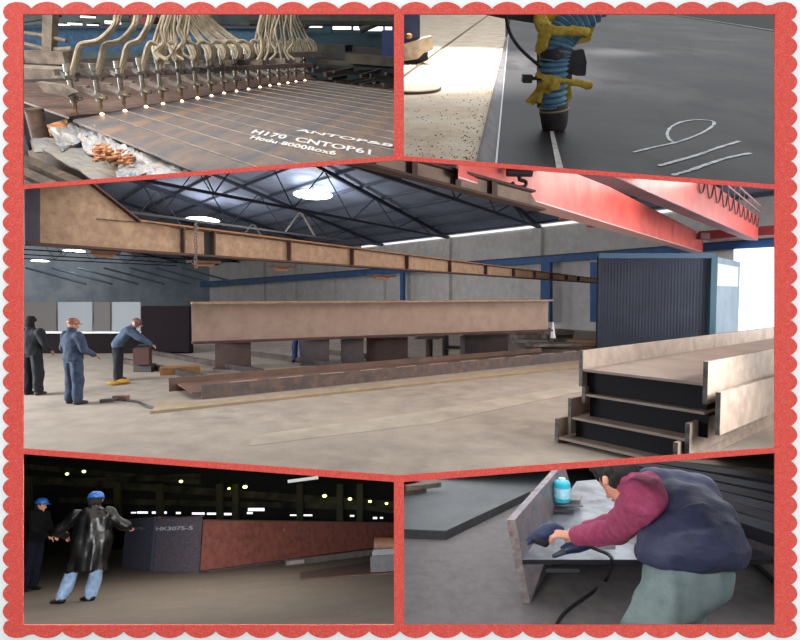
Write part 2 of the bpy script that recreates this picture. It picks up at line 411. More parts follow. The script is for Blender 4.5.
# ================================================================== ROOM 1 (upper left): plate cutting bed with a row of torches
def room_TL():
    R = TL
    quad(R, [(-9, .9, -.55), (9, .9, -.55), (9, 22, -.55), (-9, 22, -.55)], 'floor_cutting_hall', mat('tl_floor', (62, 56, 54), .9, c2=(40, 36, 34), scale=3))
    # back wall
    wy = 17
    zt = R.D(208, -260, wy).z
    quad(R, [(-24, wy, -.6), (24, wy, -.6), (24, wy, zt), (-24, wy, zt)], 'wall_back_cutting_hall', mat('tl_wall', (26, 34, 36), .9, c2=(44, 58, 58), scale=1.5), (0, .1, 0))
    # lit window strip at right
    gl = mat('daylight_pane', (235, 245, 255), .5, emit=1.3)
    n = 0
    for a, b, y0, y1 in ((297, 303, 21, 26), (307, 322, 21.5, 27.5), (331, 351, 22.5, 29.5), (353.5, 362, 23.5, 30), (364, 383, 24, 31), (385, 392, 24.5, 30.5)):
        n += 1
        p = [R.D(a, y0, wy - .1), R.D(b, y0, wy - .1), R.D(b, y1, wy - .1), R.D(a, y1, wy - .1)]
        MB().prism(p, (0, .06, 0)).build('window_%d' % n, gl, None, room=R, tag=STR)
    # blue machine beam
    blue = mat('blue_paint', (36, 84, 122), .5, c2=(52, 104, 138), scale=2.5, c3=(30, 60, 84), scale3=14)
    y = 9.5
    t = T(R, 'gantry_beam', 'long blue painted gantry beam behind the torch row', 'beam', R.D(110, 53, y))
    MB().prism([R.D(5, 27, y), R.D(262, 28, y), R.D(262, 47, y), R.D(5, 54, y)], (0, .5, 0)).build('web', blue, t)
    MB().prism([R.D(5, 25, y - .1), R.D(262, 26.5, y - .1), R.D(262, 28.5, y - .1), R.D(5, 28, y - .1)], (0, .7, 0)).build('flange', mat('blue_dark', (28, 52, 74), .6), t)
    teal = mat('teal_dark', (22, 62, 74), .7, c2=(14, 36, 44), scale=1.2)
    y = 13
    MB().prism([R.D(262, 32, y), R.D(420, 34, y), R.D(420, 56, y), R.D(262, 50, y)], (0, .4, 0)).build('machine_panel', teal, None, room=R, tag=('dark teal machine panel under the bright window strip', 'panel'))
    MB().prism([R.D(382, 30, 11), R.D(394, 30, 11), R.D(394, 66, 11), R.D(382, 66, 11)], (0, .4, 0)).build('steel_column', mat('navy_col', (24, 44, 92), .6), None, room=R, tag=('navy blue steel column at the right edge of the cutting hall', 'column'))
    MB().prism([R.D(324, 8, 15), R.D(331, 8, 15), R.D(331, 40, 15), R.D(324, 40, 15)], (0, .3, 0)).build('steel_column', teal, None, room=R, tag=('narrow dark post between the bright windows', 'column'))
    # roof clutter: pipes and lamps
    dk = mat('dark_pipe', (58, 54, 48), .7, c2=(30, 30, 28), scale=4)
    for i, (a, b, r) in enumerate((((10, 22), (60, 14), .06), ((70, 30), (130, 18), .05), ((120, 19), (250, 25), .05), ((250, 20), (395, 21), .1), ((360, 30), (394, 15), .07), ((300, 30), (318, 16), .06))):
        MB().tube([R.D(*a, 12.5), R.D(*b, 12.5)], r).build('overhead_pipe', dk, None, room=R, tag=('%s dark overhead pipe from the left high in the cutting hall' % ORD[i], 'pipe', 'overhead pipes of the cutting hall'))
    for i, (x, yy, w, h) in enumerate(((62, 25, 5, 1.6), (75, 24, 4, 1.5), (88, 17, 4.5, 1.4), (93, 25.5, 3, 1.6), (113, 22.5, 5, 2.4), (36, 27, 2, 1.2))):
        t = T(R, 'ceiling_lamp', '%s small glowing lamp from the left above the blue gantry beam' % ORD[i], 'lamp', R.D(x, yy, 12), 'small lamps above the gantry')
        c = R.D(x, yy, 12)
        MB().box(c, (w * 2 * 12 / F, .2, h * 12 / F)).build('diffuser', mat('lamp_warm', (255, 236, 210), .5, emit=2.0), t)
        MB().box(c + V((0, 0, h * 12 / F)), (w * 2.2 * 12 / F, .25, .03)).build('housing', dk, t)
    MB().prism([R.D(131, 17, 12), R.D(152, 17, 12), R.D(152, 24, 12), R.D(131, 24, 12)], (0, .3, 0)).build('control_box', mat('red_box', (128, 38, 34), .5), None, room=R, tag=('red box mounted above the blue gantry beam', 'box'))
    # vertical post + machine at the left
    grey = mat('machine_grey', (146, 132, 116), .55, c2=(98, 88, 80), scale=8, bump=.2)
    dgr = mat('machine_dark', (54, 48, 46), .6, c2=(82, 74, 66), scale=10)
    y = 6.6
    t = T(R, 'torch_carriage', 'grey motor carriage with post and rods left of the torches', 'machine', R.D(48, 90, y))
    MB().bar(R.D(49, 60, y), R.D(51, 5, y), .1, .12, up=V((0, 1, 0))).build('post', grey, t)
    MB().box(R.D(52, 57, y), (.42, .3, .12)).build('motor', grey, t)
    MB().tube([R.D(36, 57, y), R.D(31, 57, y)], .05, 12).build('motor_cap', dgr, t)
    MB().tube([R.D(22, 33, y), R.D(45, 36, y), R.D(66, 41, y)], .022).build('rod', grey, t)
    MB().tube([R.D(23, 44, y), R.D(47, 50, y), R.D(72, 49, y)], .026).build('rod', grey, t)
    y = 5.6
    MB().prism([R.D(10, 67, y), R.D(62, 70, y), R.D(68, 78, y), R.D(12, 80, y)], (0, .12, .02)).build('slide_plate', grey, t)
    MB().prism([R.D(10, 80, y), R.D(68, 78, y), R.D(68, 81, y), R.D(12, 83, y)], (0, .12, 0)).build('slide_edge', dgr, t)
    MB().prism([R.D(36, 82, 5.2), R.D(60, 85, 5.2), R.D(73, 93, 5.2), R.D(66, 97, 5.2), R.D(44, 92, 5.2)], (0, .1, 0)).build('arm', grey, t)
    MB().bar(R.D(10, 64, 7.2), R.D(320, 54, 9.2), .1, .07).build('rail', dgr, t)
    MB().bar(R.D(10, 78, 6.4), R.D(312, 65, 8.5), .08, .05).build('rail', mat('rail_brown', (92, 72, 62), .6, c2=(60, 50, 46), scale=6), t)
    for i in range(16):                       # slider boxes on the rail
        f = i / 15; px = 74 + (300 - 74) * (1 - (1 - f) ** 1.35)
        MB().box(R.D(px - 6, 67 - 7 * f, 6.9 + 2 * f), (.16, .1, .07), rz=.3).build('slider', grey if i % 2 else dgr, t)
    # torches
    tips = [(77, 115.5), (102, 114), (125, 110.5), (146, 106.5), (163, 103.5), (182, 101), (197.5, 97.8), (211.5, 95.5), (224, 93), (236.5, 91), (248.5, 89), (260, 87), (270, 85.3), (279, 84), (288, 82.7), (296, 81.3), (305, 80.3)]
    brass = mat('torch_brass', (178, 150, 110), .4, .4, c2=(120, 104, 84), scale=30)
    chrome = mat('torch_grey', (168, 162, 150), .35, .5, c2=(110, 104, 98), scale=25)
    hose = mat('hose_beige', (190, 176, 150), .6, c2=(140, 126, 106), scale=9)
    spark = mat('flame', (255, 214, 178), .5, emit=7)
    top_x = [118, 138, 152, 166, 172, 180, 186, 192, 198, 205, 264, 270, 276, 282, 288, 292, 297]
    for i, (px, py) in enumerate(tips):
        b = R.P(px, py, .012); d = b.y; k = d / R.P(102, 114, 0).y; u = d / F * 1.02
        t = T(R, 'cutting_torch', 'cutting torch with looped beige hoses, %s from the left in the row' % ORD[i], 'torch', b, 'cutting torches over the steel plate')
        hgt = (52 - i * 1.25) * u
        MB().tube([b + V((0, 0, .012)), b + V((0, 0, .05)), b + V((0, 0, .06)), b + V((0, 0, .12))], [.007, .012, .02, .02], 8).build('nozzle', brass, t, smooth=True)
        MB().tube([b + V((0, 0, .11)), b + V((0, 0, .18)), b + V((0, 0, .185)), b + V((0, 0, hgt * .72)), b + V((0, 0, hgt * .73)), b + V((0, 0, hgt * .85))], [.032, .032, .023, .022, .032, .03], 8).build('torch_body', chrome, t, smooth=True)
        for j, zz in enumerate((.155, .315)):
            c = b + V((0, .015, zz))
            h = MB(); h.box(c, (.075, .07, .035), rz=.4); 
            arm_d = V((-.19, .10, .05)) if j == 0 else V((-.15, .14, .03))
            h.bar(c, c + arm_d, .055, .04); h.box(c + V((.05, -.012, -.008)), (.06, .035, .03), rz=-.6); h.box(c + arm_d, (.09, .08, .05), rz=.2)
            h.bar(c + V((.03, -.03, .02)), c + V((.075, -.05, -.02)), .02, .02)
            ho = h.build('holder_arm', grey if j == 0 else dgr, t)
        MB().tube([b + V((.02, -.035, .155)), b + V((.06, -.045, .14))], .009, 6).build('adjusting_knob', brass, t)
        top = b + V((0, 0, hgt * .62)); lp = 45.5 - .25 * i; bx = top_x[i]
        s = 1 if bx > px else -1
        if i > 9 and bx - px < 8: s = 1
        for q, off in enumerate((-1.6, 0.4, 2.0)):
            if i > 11 and q == 2: continue
            r = min(1, k) ; dd = d + .02 * q
            pts = [top + V((off * u * .7, 0, -.02)), R.D(px - .6 + off, lp + 12, dd), R.D(px + .5 + s * 1.2 + off, lp + 3 - q, dd), R.D(px + s * 6 + off, lp - 2.2 + q, dd + .03)]
            mx = (px + bx) / 2
            if i < 3: pts += [R.D(px + (bx - px) * .55 + off, lp - 6 + q, dd + .1), R.D(bx - 4 + off, 26, dd + .15)]
            else:
                w = 1 if i < 11 else .7
                pts[-1] = R.D(px + 6 * w + off, lp - 3 + q, dd + .03)
                pts += [R.D(px + 13 * w + off, lp + 0 + q, dd + .06), R.D(px + 16 * w + off, lp + 9, dd + .12), R.D(px + 13 * w + off, lp + 15, dd + .2), R.D(px + 9 * w + off * 1.5, lp + 4, dd + .28), R.D((px + bx) / 2 + off * 1.5 + 3, 32, dd + .3)]
            pts += [R.D(bx + off * 1.6, 13, dd + .2), R.D(bx + off * 2 + 4, -12, dd + .25)]
            MB().tube(curve(pts, 5), .0145 + .002 * (q == 1), 7).build('hose', hose, t, smooth=True)
        if i:
            MB().loft([(b + V((0, 0, -.008)),   .017, .009, (1, 0, 0)), (b + V((0, 0, .0)), .022, .012, (1, 0, 0)), (b + V((0, 0, .014)), .006, .006, (1, 0, 0))], 8).build('flame', spark, t)
    # second hose bundle hanging from the gantry
    for i in range(14):
        x0 = 166 + i * 3.6 + random.uniform(-2, 2) if i < 8 else 262 + (i - 8) * 6 + random.uniform(-2, 2); d = 5.9 + .12 * i
        pts = [R.D(x0 + 3, -12, d), R.D(x0, 14, d), R.D(x0 - 2 + random.uniform(-3, 2), 30, d), R.D(x0 - 6 + random.uniform(-4, 8), 42, d), R.D(x0 - 4 + random.uniform(-8, 8), 52, d), R.D(x0 + random.uniform(-9, 9), 60, d)]
        MB().tube(curve(pts, 5), .0135, 7).build('gas_hose', hose, None, room=R, smooth=True, tag=('beige gas hose, %s from the left hanging down behind the torches' % ORD[i], 'hose', 'gas hoses hanging behind the torches'))
    # steel: plate behind the torches and strips in front
    VPx, VPy = -182, 17
    st = mat('plate_steel', (134, 122, 114), .5, .25, c2=(166, 132, 104), scale=2.2, c3=(104, 104, 110), scale3=7, stretch=(1, .35, 1, .35), bump=.1)
    brown = mat('plate_scale', (112, 82, 72), .6, .2, c2=(92, 74, 72), scale=3, c3=(140, 112, 96), scale3=12)
    def fwdpt(p, X):                            # along the strip direction to pixel column X
        return (X, VPy + (p[1] - VPy) * (X - VPx) / (p[0] - VPx))
    th = .02
    def pl(pts, name, m, tag, z=0, th=.02):
        return MB().prism([R.P(*p, z) for p in pts], (0, 0, -th)).build(name, m, None, room=R, tag=tag)
    back = [(33, 105.3), (68.5, 117.5), (77, 116)] + tips[1:] + [(317, 80), (300, 72), (160, 76), (16, 82), (10, 97)]
    pl([(a, b - .8) for a, b in back], 'steel_plate', brown, ('wide rust-brown uncut steel plate under and behind the torches', 'plate'))
    allp = [(66, 120)] + tips[1:] + [(321, 80.8)]
    edge0 = (72, 119.5)
    for i in range(len(tips)):
        a = edge0 if i == 0 else tips[i]; b = tips[i + 1] if i + 1 < len(tips) else (319, 80.6)
        far = [470, 470][0]
        A2 = fwdpt(a, far); B2 = fwdpt(b, far)
        p = [R.P(*a, 0), R.P(*A2, 0), R.P(*B2, 0), R.P(*b, 0)]
        sh = (p[3] - p[0]).normalized(); g = .006
        p = [p[0] + sh * g, p[1] + sh * g, p[2] - sh * g, p[3] - sh * g]
        dz = random.uniform(-.004, .003)
        p = [q + V((0, 0, dz)) for q in p]
        MB().prism(p, (0, 0, -.02)).build('steel_strip', st, None, room=R, tag=('freshly cut grey steel strip, %s from the front edge of the bed' % ORD[i], 'steel strip', 'cut steel strips'))
        # bright kerf line: slag bead left along the cut
        if i:
            q0 = R.P(*tips[i], .002); q1 = R.P(*fwdpt(tips[i], far), .002)
            MB().bar(q0, q1, .008, .004).build('cut_bead', mat('bead', (206, 192, 180), .4, .3, c2=(150, 130, 116), scale=5), None, room=R, tag=('pale slag bead, %s cut line from the front edge' % ORD[i - 1], 'slag bead', 'slag beads along the cuts'))
    # chalk lettering
    ch = mat('chalk', (226, 224, 222), .9)
    t = T(R, 'chalk_lettering', 'white handwritten chalk letters across the cut strips', 'lettering', R.P(300, 140, .006))
    for txt, a, b, vh, sz in (('H170  CNTOP61', (250, 133), (386, 157.5), (257, 128), (.098, .26)), ('Hodu 8000Box6', (249, 138.5), (352, 158.5), (255, 134), (.083, .2)), ('ANTOP&8', (296, 131), (385, 146), (303, 127), (.1, .17))):
        p = R.P(*a, .006); q = R.P(*b, .006); v = R.P(*vh, .006) - p
        w = (q - p).length / (len(txt) * .6)
        text_mb(txt, p, q - p, v, (w, sz[1])).build('chalk_letters', ch, t, clip=True)
    # bed under the plate: support beams, slabs, slag
    bar = mat('bed_bar', (66, 58, 52), .7, c2=(42, 38, 36), scale=6, c3=(104, 84, 66), scale3=9)
    lt = mat('slag_sheet', (186, 186, 188), .5, .3, c2=(206, 182, 150), scale=4, c3=(140, 148, 160), scale3=9, bump=.4, bscale=18)
    org = mat('slag_orange', (196, 112, 58), .6, c2=(216, 170, 110), scale=8, c3=(120, 84, 66), scale3=12)
    zb = -.30
    for i, (a, b, w) in enumerate((((0, 146), (110, 196), .10), ((0, 160), (80, 196), .10), ((0, 172), (60, 200), .09), ((28, 140), (150, 190), .05))):
        MB().bar(R.P(*a, zb), R.P(*b, zb), w, .16, ou=-.08).build('bed_rail', bar if i < 3 else mat('bed_pale', (150, 118, 92), .6, c2=(96, 80, 68), scale=8), None, room=R, tag=('%s bed rail counted outward, running along the front of the cutting bed' % ORD[i], 'rail', 'rails in front of the cutting bed'))
    def sheet(pts, name, m, label, cat, z0=-.1, amp=.03, n=14, grp=None, d=None):
        # crumpled thick sheet spanning a pixel quad, draped between the given heights
        P4 = [R.P(p[0], p[1], p[2]) for p in pts]; mb = MB(); grid = []
        for i in range(n + 1):
            row = []
            for j in range(n + 1):
                u, v = i / n, j / n
                q = P4[0] * (1 - u) * (1 - v) + P4[1] * u * (1 - v) + P4[2] * u * v + P4[3] * (1 - u) * v
                q = q + noise.noise_vector(q * 7) * amp + noise.noise_vector(q * 19) * amp * .5
                row.append(q)
            grid.append(row)
        top = [[mb.bm.verts.new(q) for q in r] for r in grid]; bot = [[mb.bm.verts.new(q - V((0, -.004, .014))) for q in r] for r in grid]
        for i in range(n):
            for j in range(n):
                mb.bm.faces.new((top[i][j], top[i + 1][j], top[i + 1][j + 1], top[i][j + 1])); mb.bm.faces.new((bot[i][j + 1], bot[i + 1][j + 1], bot[i + 1][j], bot[i][j]))
        for i in range(n):
            mb.bm.faces.new((top[i][0], bot[i][0], bot[i + 1][0], top[i + 1][0])); mb.bm.faces.new((top[i][n], top[i + 1][n], bot[i + 1][n], bot[i][n]))
            mb.bm.faces.new((top[0][i], top[0][i + 1], bot[0][i + 1], bot[0][i])); mb.bm.faces.new((top[n][i], bot[n][i], bot[n][i + 1], top[n][i + 1]))
        return mb.build(name, m, None, room=R, tag=(label, cat, grp))
    sheet([(48, 126, -.05), (74, 118, -.04), (88, 140, -.16), (60, 152, -.2)], 'slag_sheet', lt, 'curled pale scrap sheet with glowing orange edge beside the brown drum', 'scrap', amp=.035)
    sheet([(47, 124, -.04), (68, 118.5, -.03), (66, 128, -.08), (50, 137, -.12)], 'slag_sheet', org, 'orange scorched scrap flake at the front edge of the plate', 'scrap', amp=.02)
    sheet([(78, 122, -.04), (116, 136, -.03), (122, 156, -.14), (84, 152, -.18)], 'slag_sheet', lt, 'bluish grey buckled scrap sheet in the middle of the bed', 'scrap', amp=.045)
    sheet([(108, 133, -.03), (156, 150, -.03), (156, 172, -.12), (118, 176, -.14)], 'slag_sheet', lt, 'grey folded scrap sheet right of the orange slag', 'scrap', amp=.05)
    sheet([(150, 147, -.03), (216, 170, -.03), (210, 190, -.10), (146, 178, -.14)], 'slag_sheet', lt, 'pale scrap sheet nearest the lower border of the bed', 'scrap', amp=.045)
    sheet([(40, 148, -.2), (84, 148, -.2), (140, 180, -.24), (104, 186, -.26)], 'slag_sheet', mat('slate', (128, 128, 132), .5, .3, c2=(160, 150, 134), scale=5), 'long slate grey slab in front of the curled scrap', 'scrap', amp=.015)
    sheet([(31, 136, -.14), (62, 140, -.18), (70, 156, -.24), (33, 152, -.24)], 'slag_sheet', mat('slate', (104, 104, 106)), 'dark grey angled scrap slab beside the left post', 'scrap', amp=.02)
    mb = MB()
    for i in range(150):
        q = R.P(random.uniform(96, 134), random.uniform(148, 165), -.10); q.z += random.uniform(0, .04)
        if abs((q - R.P(118, 157, -.1)).x) > .5: continue
        mb.box(q, (random.uniform(.01, .05), random.uniform(.01, .04), random.uniform(.008, .02)), rz=random.uniform(0, 3))
    mb.build('slag_chips', mat('chips', (224, 160, 112), .6, c2=(150, 90, 60), scale=20), None, room=R, tag=('heap of orange and pale slag chips among the scrap sheets', 'slag', None, 'stuff'))
    t = T(R, 'steel_drum', 'short rust-brown steel drum at the left under the plate edge', 'drum', R.P(41, 138, -.22))
    c = R.P(41, 139, -.2)
    MB().tube([c, c + V((0, 0, .26))], .075, 20).build('shell', brown, t, smooth=True)
    MB().tube([c + V((0, 0, .24)), c + V((0, 0, .265))], .079, 20).build('rim', bar, t, smooth=True)
    MB().bar(R.P(25, 150, -.25), R.P(25, 150, -.25) + V((0, 0, .34)), .10, .05, up=V((0, 1, 0))).build('steel_post', mat('post_slate', (62, 64, 70), .5, c2=(90, 92, 98), scale=5), None, room=R, tag=('dark slate post at the left end of the bed', 'post'))
    # far scrap bed and stacked slabs at right
    scr = mat('scrap_dark', (62, 56, 54), .7, c2=(40, 44, 50), scale=4, c3=(92, 74, 62), scale3=10)
    for i in range(26):
        px = 306 + (i % 13) * 8 + random.uniform(-2, 2); py = (66 if i < 13 else 76) + (px - 306) * .1 + random.uniform(-2, 2)
        c = R.P(px, py + 2, -.06); l = random.uniform(.2, .38)
        ang = random.uniform(.3, 1.1); ax = V((math.cos(ang), math.sin(ang), random.uniform(-.15, .2))).normalized()
        MB().bar(c - ax * l, c + ax * l, random.uniform(.06, .14), random.uniform(.05, .1)).build('scrap_slab', scr, None, room=R, tag=('dark offcut slab in the %s row of the scrap bed, %s from the left' % ('far' if i < 13 else 'near', ORD[i % 13]), 'scrap', 'dark offcuts beyond the strips'))
    for i, (x0, x1, y0, y1, d, sl) in enumerate(((300, 345, 44, 51, 11.5, 1), (300, 350, 52, 58, 11, 1.5), (345, 410, 54, 63, 10.2, 5), (352, 410, 47, 53, 11.8, 3), (318, 400, 60, 64, 10.6, 5))):
        MB().prism([R.D(x0, y0, d), R.D(x1, y0 + sl, d), R.D(x1, y1 + sl, d), R.D(x0, y1, d)], (.1, .5, 0)).build('steel_slab', mat('slab%d' % (i % 2), ((84, 76, 62), (60, 56, 52))[i % 2], .7, c2=(46, 42, 38), scale=3), None, room=R, tag=('dusty brown slab lying beyond the scrap bed, %s counted from the top left' % ORD[i], 'slab', 'slabs beyond the scrap bed'))
    return R
room_TL()

# ================================================================== ROOM 2 (upper right): suction hose over a plate
def room_TR():
    R = TR
    dark = mat('tr_plate', (34, 30, 37), .5, .1, c2=(84, 84, 84), scale=2.6, lo=.4, hi=.62, c3=(30, 26, 33), scale3=1.3, stretch=(1, .5, 1, -.5), bump=.05, spec=.25)
    pt = [(509, 30), (496, 180), (830, 230), (830, 36), (775, 31), (663, 13.5), (560, -2), (514, -4)]
    MB().prism([R.P(*p, 0) for p in pt], (0, 0, -.02)).build('steel_plate', dark, None, room=R, tag=('large dark grey steel plate under the hose nozzle', 'plate'))
    quad(R, [R.P(380, 240, -.022), R.P(900, 240, -.022), R.P(1000, -4, -.022), R.P(300, -4, -.022)], 'floor_yard', mat('tr_floor', (52, 50, 54), .8, c2=(36, 34, 38), scale=5))
    # concrete strip
    con = mat('tr_concrete', (232, 208, 184), .9, c2=(206, 180, 154), scale=9, c3=(240, 226, 206), scale3=3.5, bump=.3, bscale=40)
    MB().prism([R.P(505, 12, 0), R.P(505.5, 40.5, 0), R.P(475, 170, 0), R.P(380, 170, 0), R.P(380, 5, 0)], (0, 0, -.02)).build('concrete_strip', con, None, room=R, tag=('sunlit pale concrete strip littered with grit beside the plate', 'pavement'))
    t = T(R, 'steel_rail', 'long grey steel edge channel between the concrete and the plate', 'rail', R.P(500, 100, 0))
    MB().prism([R.P(505.5, 38, .004), R.P(509, 33, .004), R.P(495, 170, .004), R.P(475, 170, .004)], (0, 0, -.02)).build('channel', mat('tr_channel', (74, 74, 84), .5, .2, c2=(120, 112, 112), scale=5, stretch=(3, .4, 1, 0)), t)
    MB().bar(R.P(509.3, 25, .008), R.P(495.5, 170, .008), .008, .012).build('bright_lip', mat('tr_lip', (196, 198, 204), .3, .5), t)
    MB().bar(R.P(505.2, 40, .008), R.P(474.5, 172, .008), .006, .01).build('worn_lip', mat('tr_lip2', (120, 110, 104), .6), t)
    MB().bar(R.P(490, 14, .006), R.P(400, 79, .006), .02, .02).build('guide_rail', mat('guide', (84, 66, 58), .5, .4, c2=(120, 100, 84), scale=8), None, room=R, tag=('thin rusty guide rail running diagonally over the concrete', 'rail'))
    t = T(R, 'crane_trolley', 'dark blue trolley with beige bumper at the upper left corner', 'trolley', R.P(408, 66, 0))
    d = R.P(410, 64, 0).y
    MB().prism([R.D(396, 0, d), R.D(420, 0, d), R.D(420, 41, d), R.D(396, 43, d)], (0, .12, 0)).build('housing', mat('tr_blue', (38, 50, 84), .5), t, bevel=.004)
    MB().prism([R.D(396, 46, d - .04), R.D(432, 36, d - .04), R.D(433, 50, d - .04), R.D(424, 53, d - .04), R.D(418, 59, d - .04), R.D(396, 62, d - .04)], (0, .15, 0)).build('bumper', mat('tr_beige', (190, 176, 158), .7, c2=(150, 132, 112), scale=12), t, bevel=.004)
    MB().ball(R.D(409, 36, d - .08), (.03, .03, .025)).build('knob', mat('tr_olive', (136, 128, 66), .7, c2=(150, 80, 60), scale=20), t, smooth=True)
    MB().prism([R.D(400, 58, d), R.D(428, 52, d), R.D(428, 60, d), R.D(400, 70, d)], (0, .1, 0)).build('trolley_shadow', mat('tr_black', (24, 20, 20), .7), t)  # black slab standing in for the dark shadow under the trolley
    # lid
    c = R.P(410, 89, .004)
    t = T(R, 'round_lid', 'flat round beige lid with a dark rim lying on the concrete', 'lid', c)
    for nm, r, z0, z1, m in (('rim', 1.0, 0, .010, mat('tr_rim', (80, 66, 56), .7)), ('disc', .95, .01, .016, con)):
        a = R.P(441, 90, .004) - c; rr = a.length * r
        MB().tube([c + V((0, 0, z0)), c + V((0, 0, z1))], rr, 40).build(nm, m, t)
    # sticks and grit
    stk = mat('tr_stick', (150, 132, 112), .7)
    for i, (a, b) in enumerate((((485, 57), (498, 71)), ((487, 56), (501, 68)), ((484, 53), (503, 47)), ((487, 56), (505, 51)))):
        MB().tube([R.P(*a, .008), R.P(*b, .01)], .0035, 6).build('welding_rod', stk, None, room=R, tag=('thin welding rod stub near the channel, %s in the little heap' % ORD[i], 'rod', 'rod stubs on the concrete'))
    mb = MB()
    for i in range(420):
        y = random.uniform(60, 160) if random.random() < .8 else random.uniform(20, 60); xr = 505 - (y - 40) * .25
        x = xr - abs(random.gauss(0, 14)) if random.random() < .4 else random.uniform(404, xr)
        q = R.P(x, y, .003); s = random.uniform(.0012, .0038)
        mb.box(q, (s * 2, s, s), rz=random.uniform(0, 3))
    mb.build('grit', mat('tr_grit', (98, 80, 70), .9), None, room=R, tag=('dark grit scattered over the concrete strip', 'grit', None, 'stuff'))
    # seam strip and beyond-plate
    MB().prism([R.P(549.5, 130, .001), R.P(553, 130, .001), R.P(563.5, 170, .001), R.P(556.5, 170, .001)], (0, 0, .003)).build('weld_seam', mat('tr_seam', (206, 204, 200), .6, c2=(170, 166, 164), scale=20), None, room=R, tag=('straight pale weld seam running out from under the nozzle', 'weld'))
    MB().bar(R.P(655, 12, .01), R.P(800, 34.8, .01), .035, .012).build('edge_strip', mat('tr_seam', (206, 204, 200)), None, room=R, tag=('thin pale edge strip along the far side of the plate', 'strip'))
    # smudge
    ch = mat('tr_chalk', (228, 230, 232), .9, c2=(180, 182, 186), scale=30)
    t = T(R, 'chalk_mark', 'white chalk number and two strokes drawn on the plate', 'chalk mark', R.P(700, 140, .001))
    def cp(L, w, nm):
        pts = curve([R.P(580 + x / 3.368, y / 3.368, .0025) for x, y in L], 6); mb = MB()
        n = len(pts); Ls, Rs = [], []
        for i, p in enumerate(pts):
            tt = (pts[min(i + 1, n - 1)] - pts[max(i - 1, 0)]).normalized(); sd = tt.cross(Z); ww = w * (.8 + .5 * noise.noise(p * 60))
            Ls.append(p + sd * ww); Rs.append(p - sd * ww)
        for i in range(n - 1): mb.face([Ls[i], Rs[i], Rs[i + 1], Ls[i + 1]])
        bmesh.ops.remove_doubles(mb.bm, verts=mb.bm.verts[:], dist=1e-6)
        mb.build(nm, ch, t)
    cp([(180, 512), (250, 495), (330, 477), (400, 452), (445, 425), (448, 408), (400, 403), (350, 408), (310, 425), (294, 447), (300, 468), (318, 480)], .0095, 'chalk_loop')
    cp([(265, 558), (330, 540), (400, 520), (470, 495), (538, 475)], .0115, 'chalk_stroke')
    cp([(310, 590), (370, 573), (430, 552), (500, 530), (575, 515)], .0115, 'chalk_stroke')
    # the suction hose assembly
    base = R.P(553, 131, 0); d = base.y + .03; u = d / F
    t = T(R, 'suction_hose', 'blue ribbed hose with dark nozzle tied with yellow cloth over the plate', 'hose', base)
    path = [R.D(554, 118, d), R.D(553, 100, d), R.D(553, 80, d), R.D(554, 62, d), R.D(557, 48, d), R.D(563, 34, d + .01), R.D(574, 22, d + .02), R.D(590, 8, d + .03), R.D(606, -8, d + .04)]
    path = curve(path, 16)
    rr = [(11.3 + 1.3 * math.sin(i * 1.25) + min(2.5, i * .03)) * u for i in range(len(path))]
    MB().tube(path, rr, 20).build('hose', mat('hose_blue', (112, 160, 188), .45, c2=(84, 124, 152), scale=25), t, smooth=True)
    ribs = MB()
    for i in range(4, len(path) - 2, 5):
        ribs.tube([path[i] - (path[i + 1] - path[i]) * .3, path[i] + (path[i + 1] - path[i]) * .3], rr[i] * 1.04 + .0008, 20)
    ribs.build('ribs', mat('hose_dark', (62, 92, 122), .5), t)
    c = R.D(554, 121, d)
    MB().tube([R.D(554, 104, d), R.D(554, 110, d), R.D(554, 112, d), R.D(554.5, 126, d), R.D(554.5, 130, d), R.D(554.5, 132, d)], [q * u for q in (12.5, 13.5, 13.5, 11.8, 10, 6.5)], 24).build('nozzle', mat('rubber_nozzle', (48, 38, 42), .6, c2=(66, 54, 56), scale=12), t, smooth=True)
    MB().tube([R.D(554, 108.5, d), R.D(554, 110, d)], 13.9 * u, 24).build('clamp_ring', mat('ring_brass', (168, 148, 110), .4, .5), t, smooth=True)
    MB().prism([R.D(538, 50, d + .05), R.D(556, 48, d + .05), R.D(572, 60, d + .05), R.D(572, 84, d + .05), R.D(567, 104, d + .05), R.D(538, 108, d + .05)], (0, .03, 0)).build('board', mat('tr_board', (108, 72, 46), .8, c2=(140, 100, 60), scale=14), t)
    blk = mat('tr_black2', (30, 26, 34), .55, c2=(52, 44, 52), scale=16)
    MB().prism([R.D(566, 54, d - .02), R.D(574, 51, d - .02), R.D(584, 49, d - .02), R.D(587, 62, d - .02), R.D(586, 76, d - .02), R.D(577, 76, d - .02), R.D(570, 74, d - .02), R.D(564, 70, d - .02)], (0, .06, 0)).build('bracket', blk, t, bevel=.004)
    MB().tube([R.D(556, 57.5, d), R.D(553.8, 46, d)][::-1], 14.2 * u, 20).build('strap', blk, t, smooth=True)
    MB().box(R.D(527, 78.5, d), (9 * u, 8 * u, 7 * u)).build('wing_nut', mat('nut_green', (26, 38, 34), .5), t, bevel=.003)
    MB().tube([R.D(530, 78.5, d), R.D(545, 78, d)], 1.6 * u, 8).build('bolt', blk, t)
    MB().tube(curve([R.D(505, 5, d + .05), R.D(506.5, 19, d + .05), R.D(510, 33, d + .04), R.D(518, 46, d + .03), R.D(529, 57, d + .02), R.D(541, 67, d)], 6), 1.5 * u, 8).build('cable', blk, t, smooth=True)
    MB().prism([R.D(484, -4, d + .12), R.D(552, -4, d + .12), R.D(545, 22, d + .12), R.D(538, 24, d + .12), R.D(500, 18, d + .12), R.D(484, 14.5, d + .12)], (0, .04, 0)).build('mounting_bar', blk, t)
    yel = mat('yellow_cloth', (186, 150, 40), .8, c2=(150, 116, 30), scale=14, c3=(206, 176, 74), scale3=22, bump=.5, bscale=40)
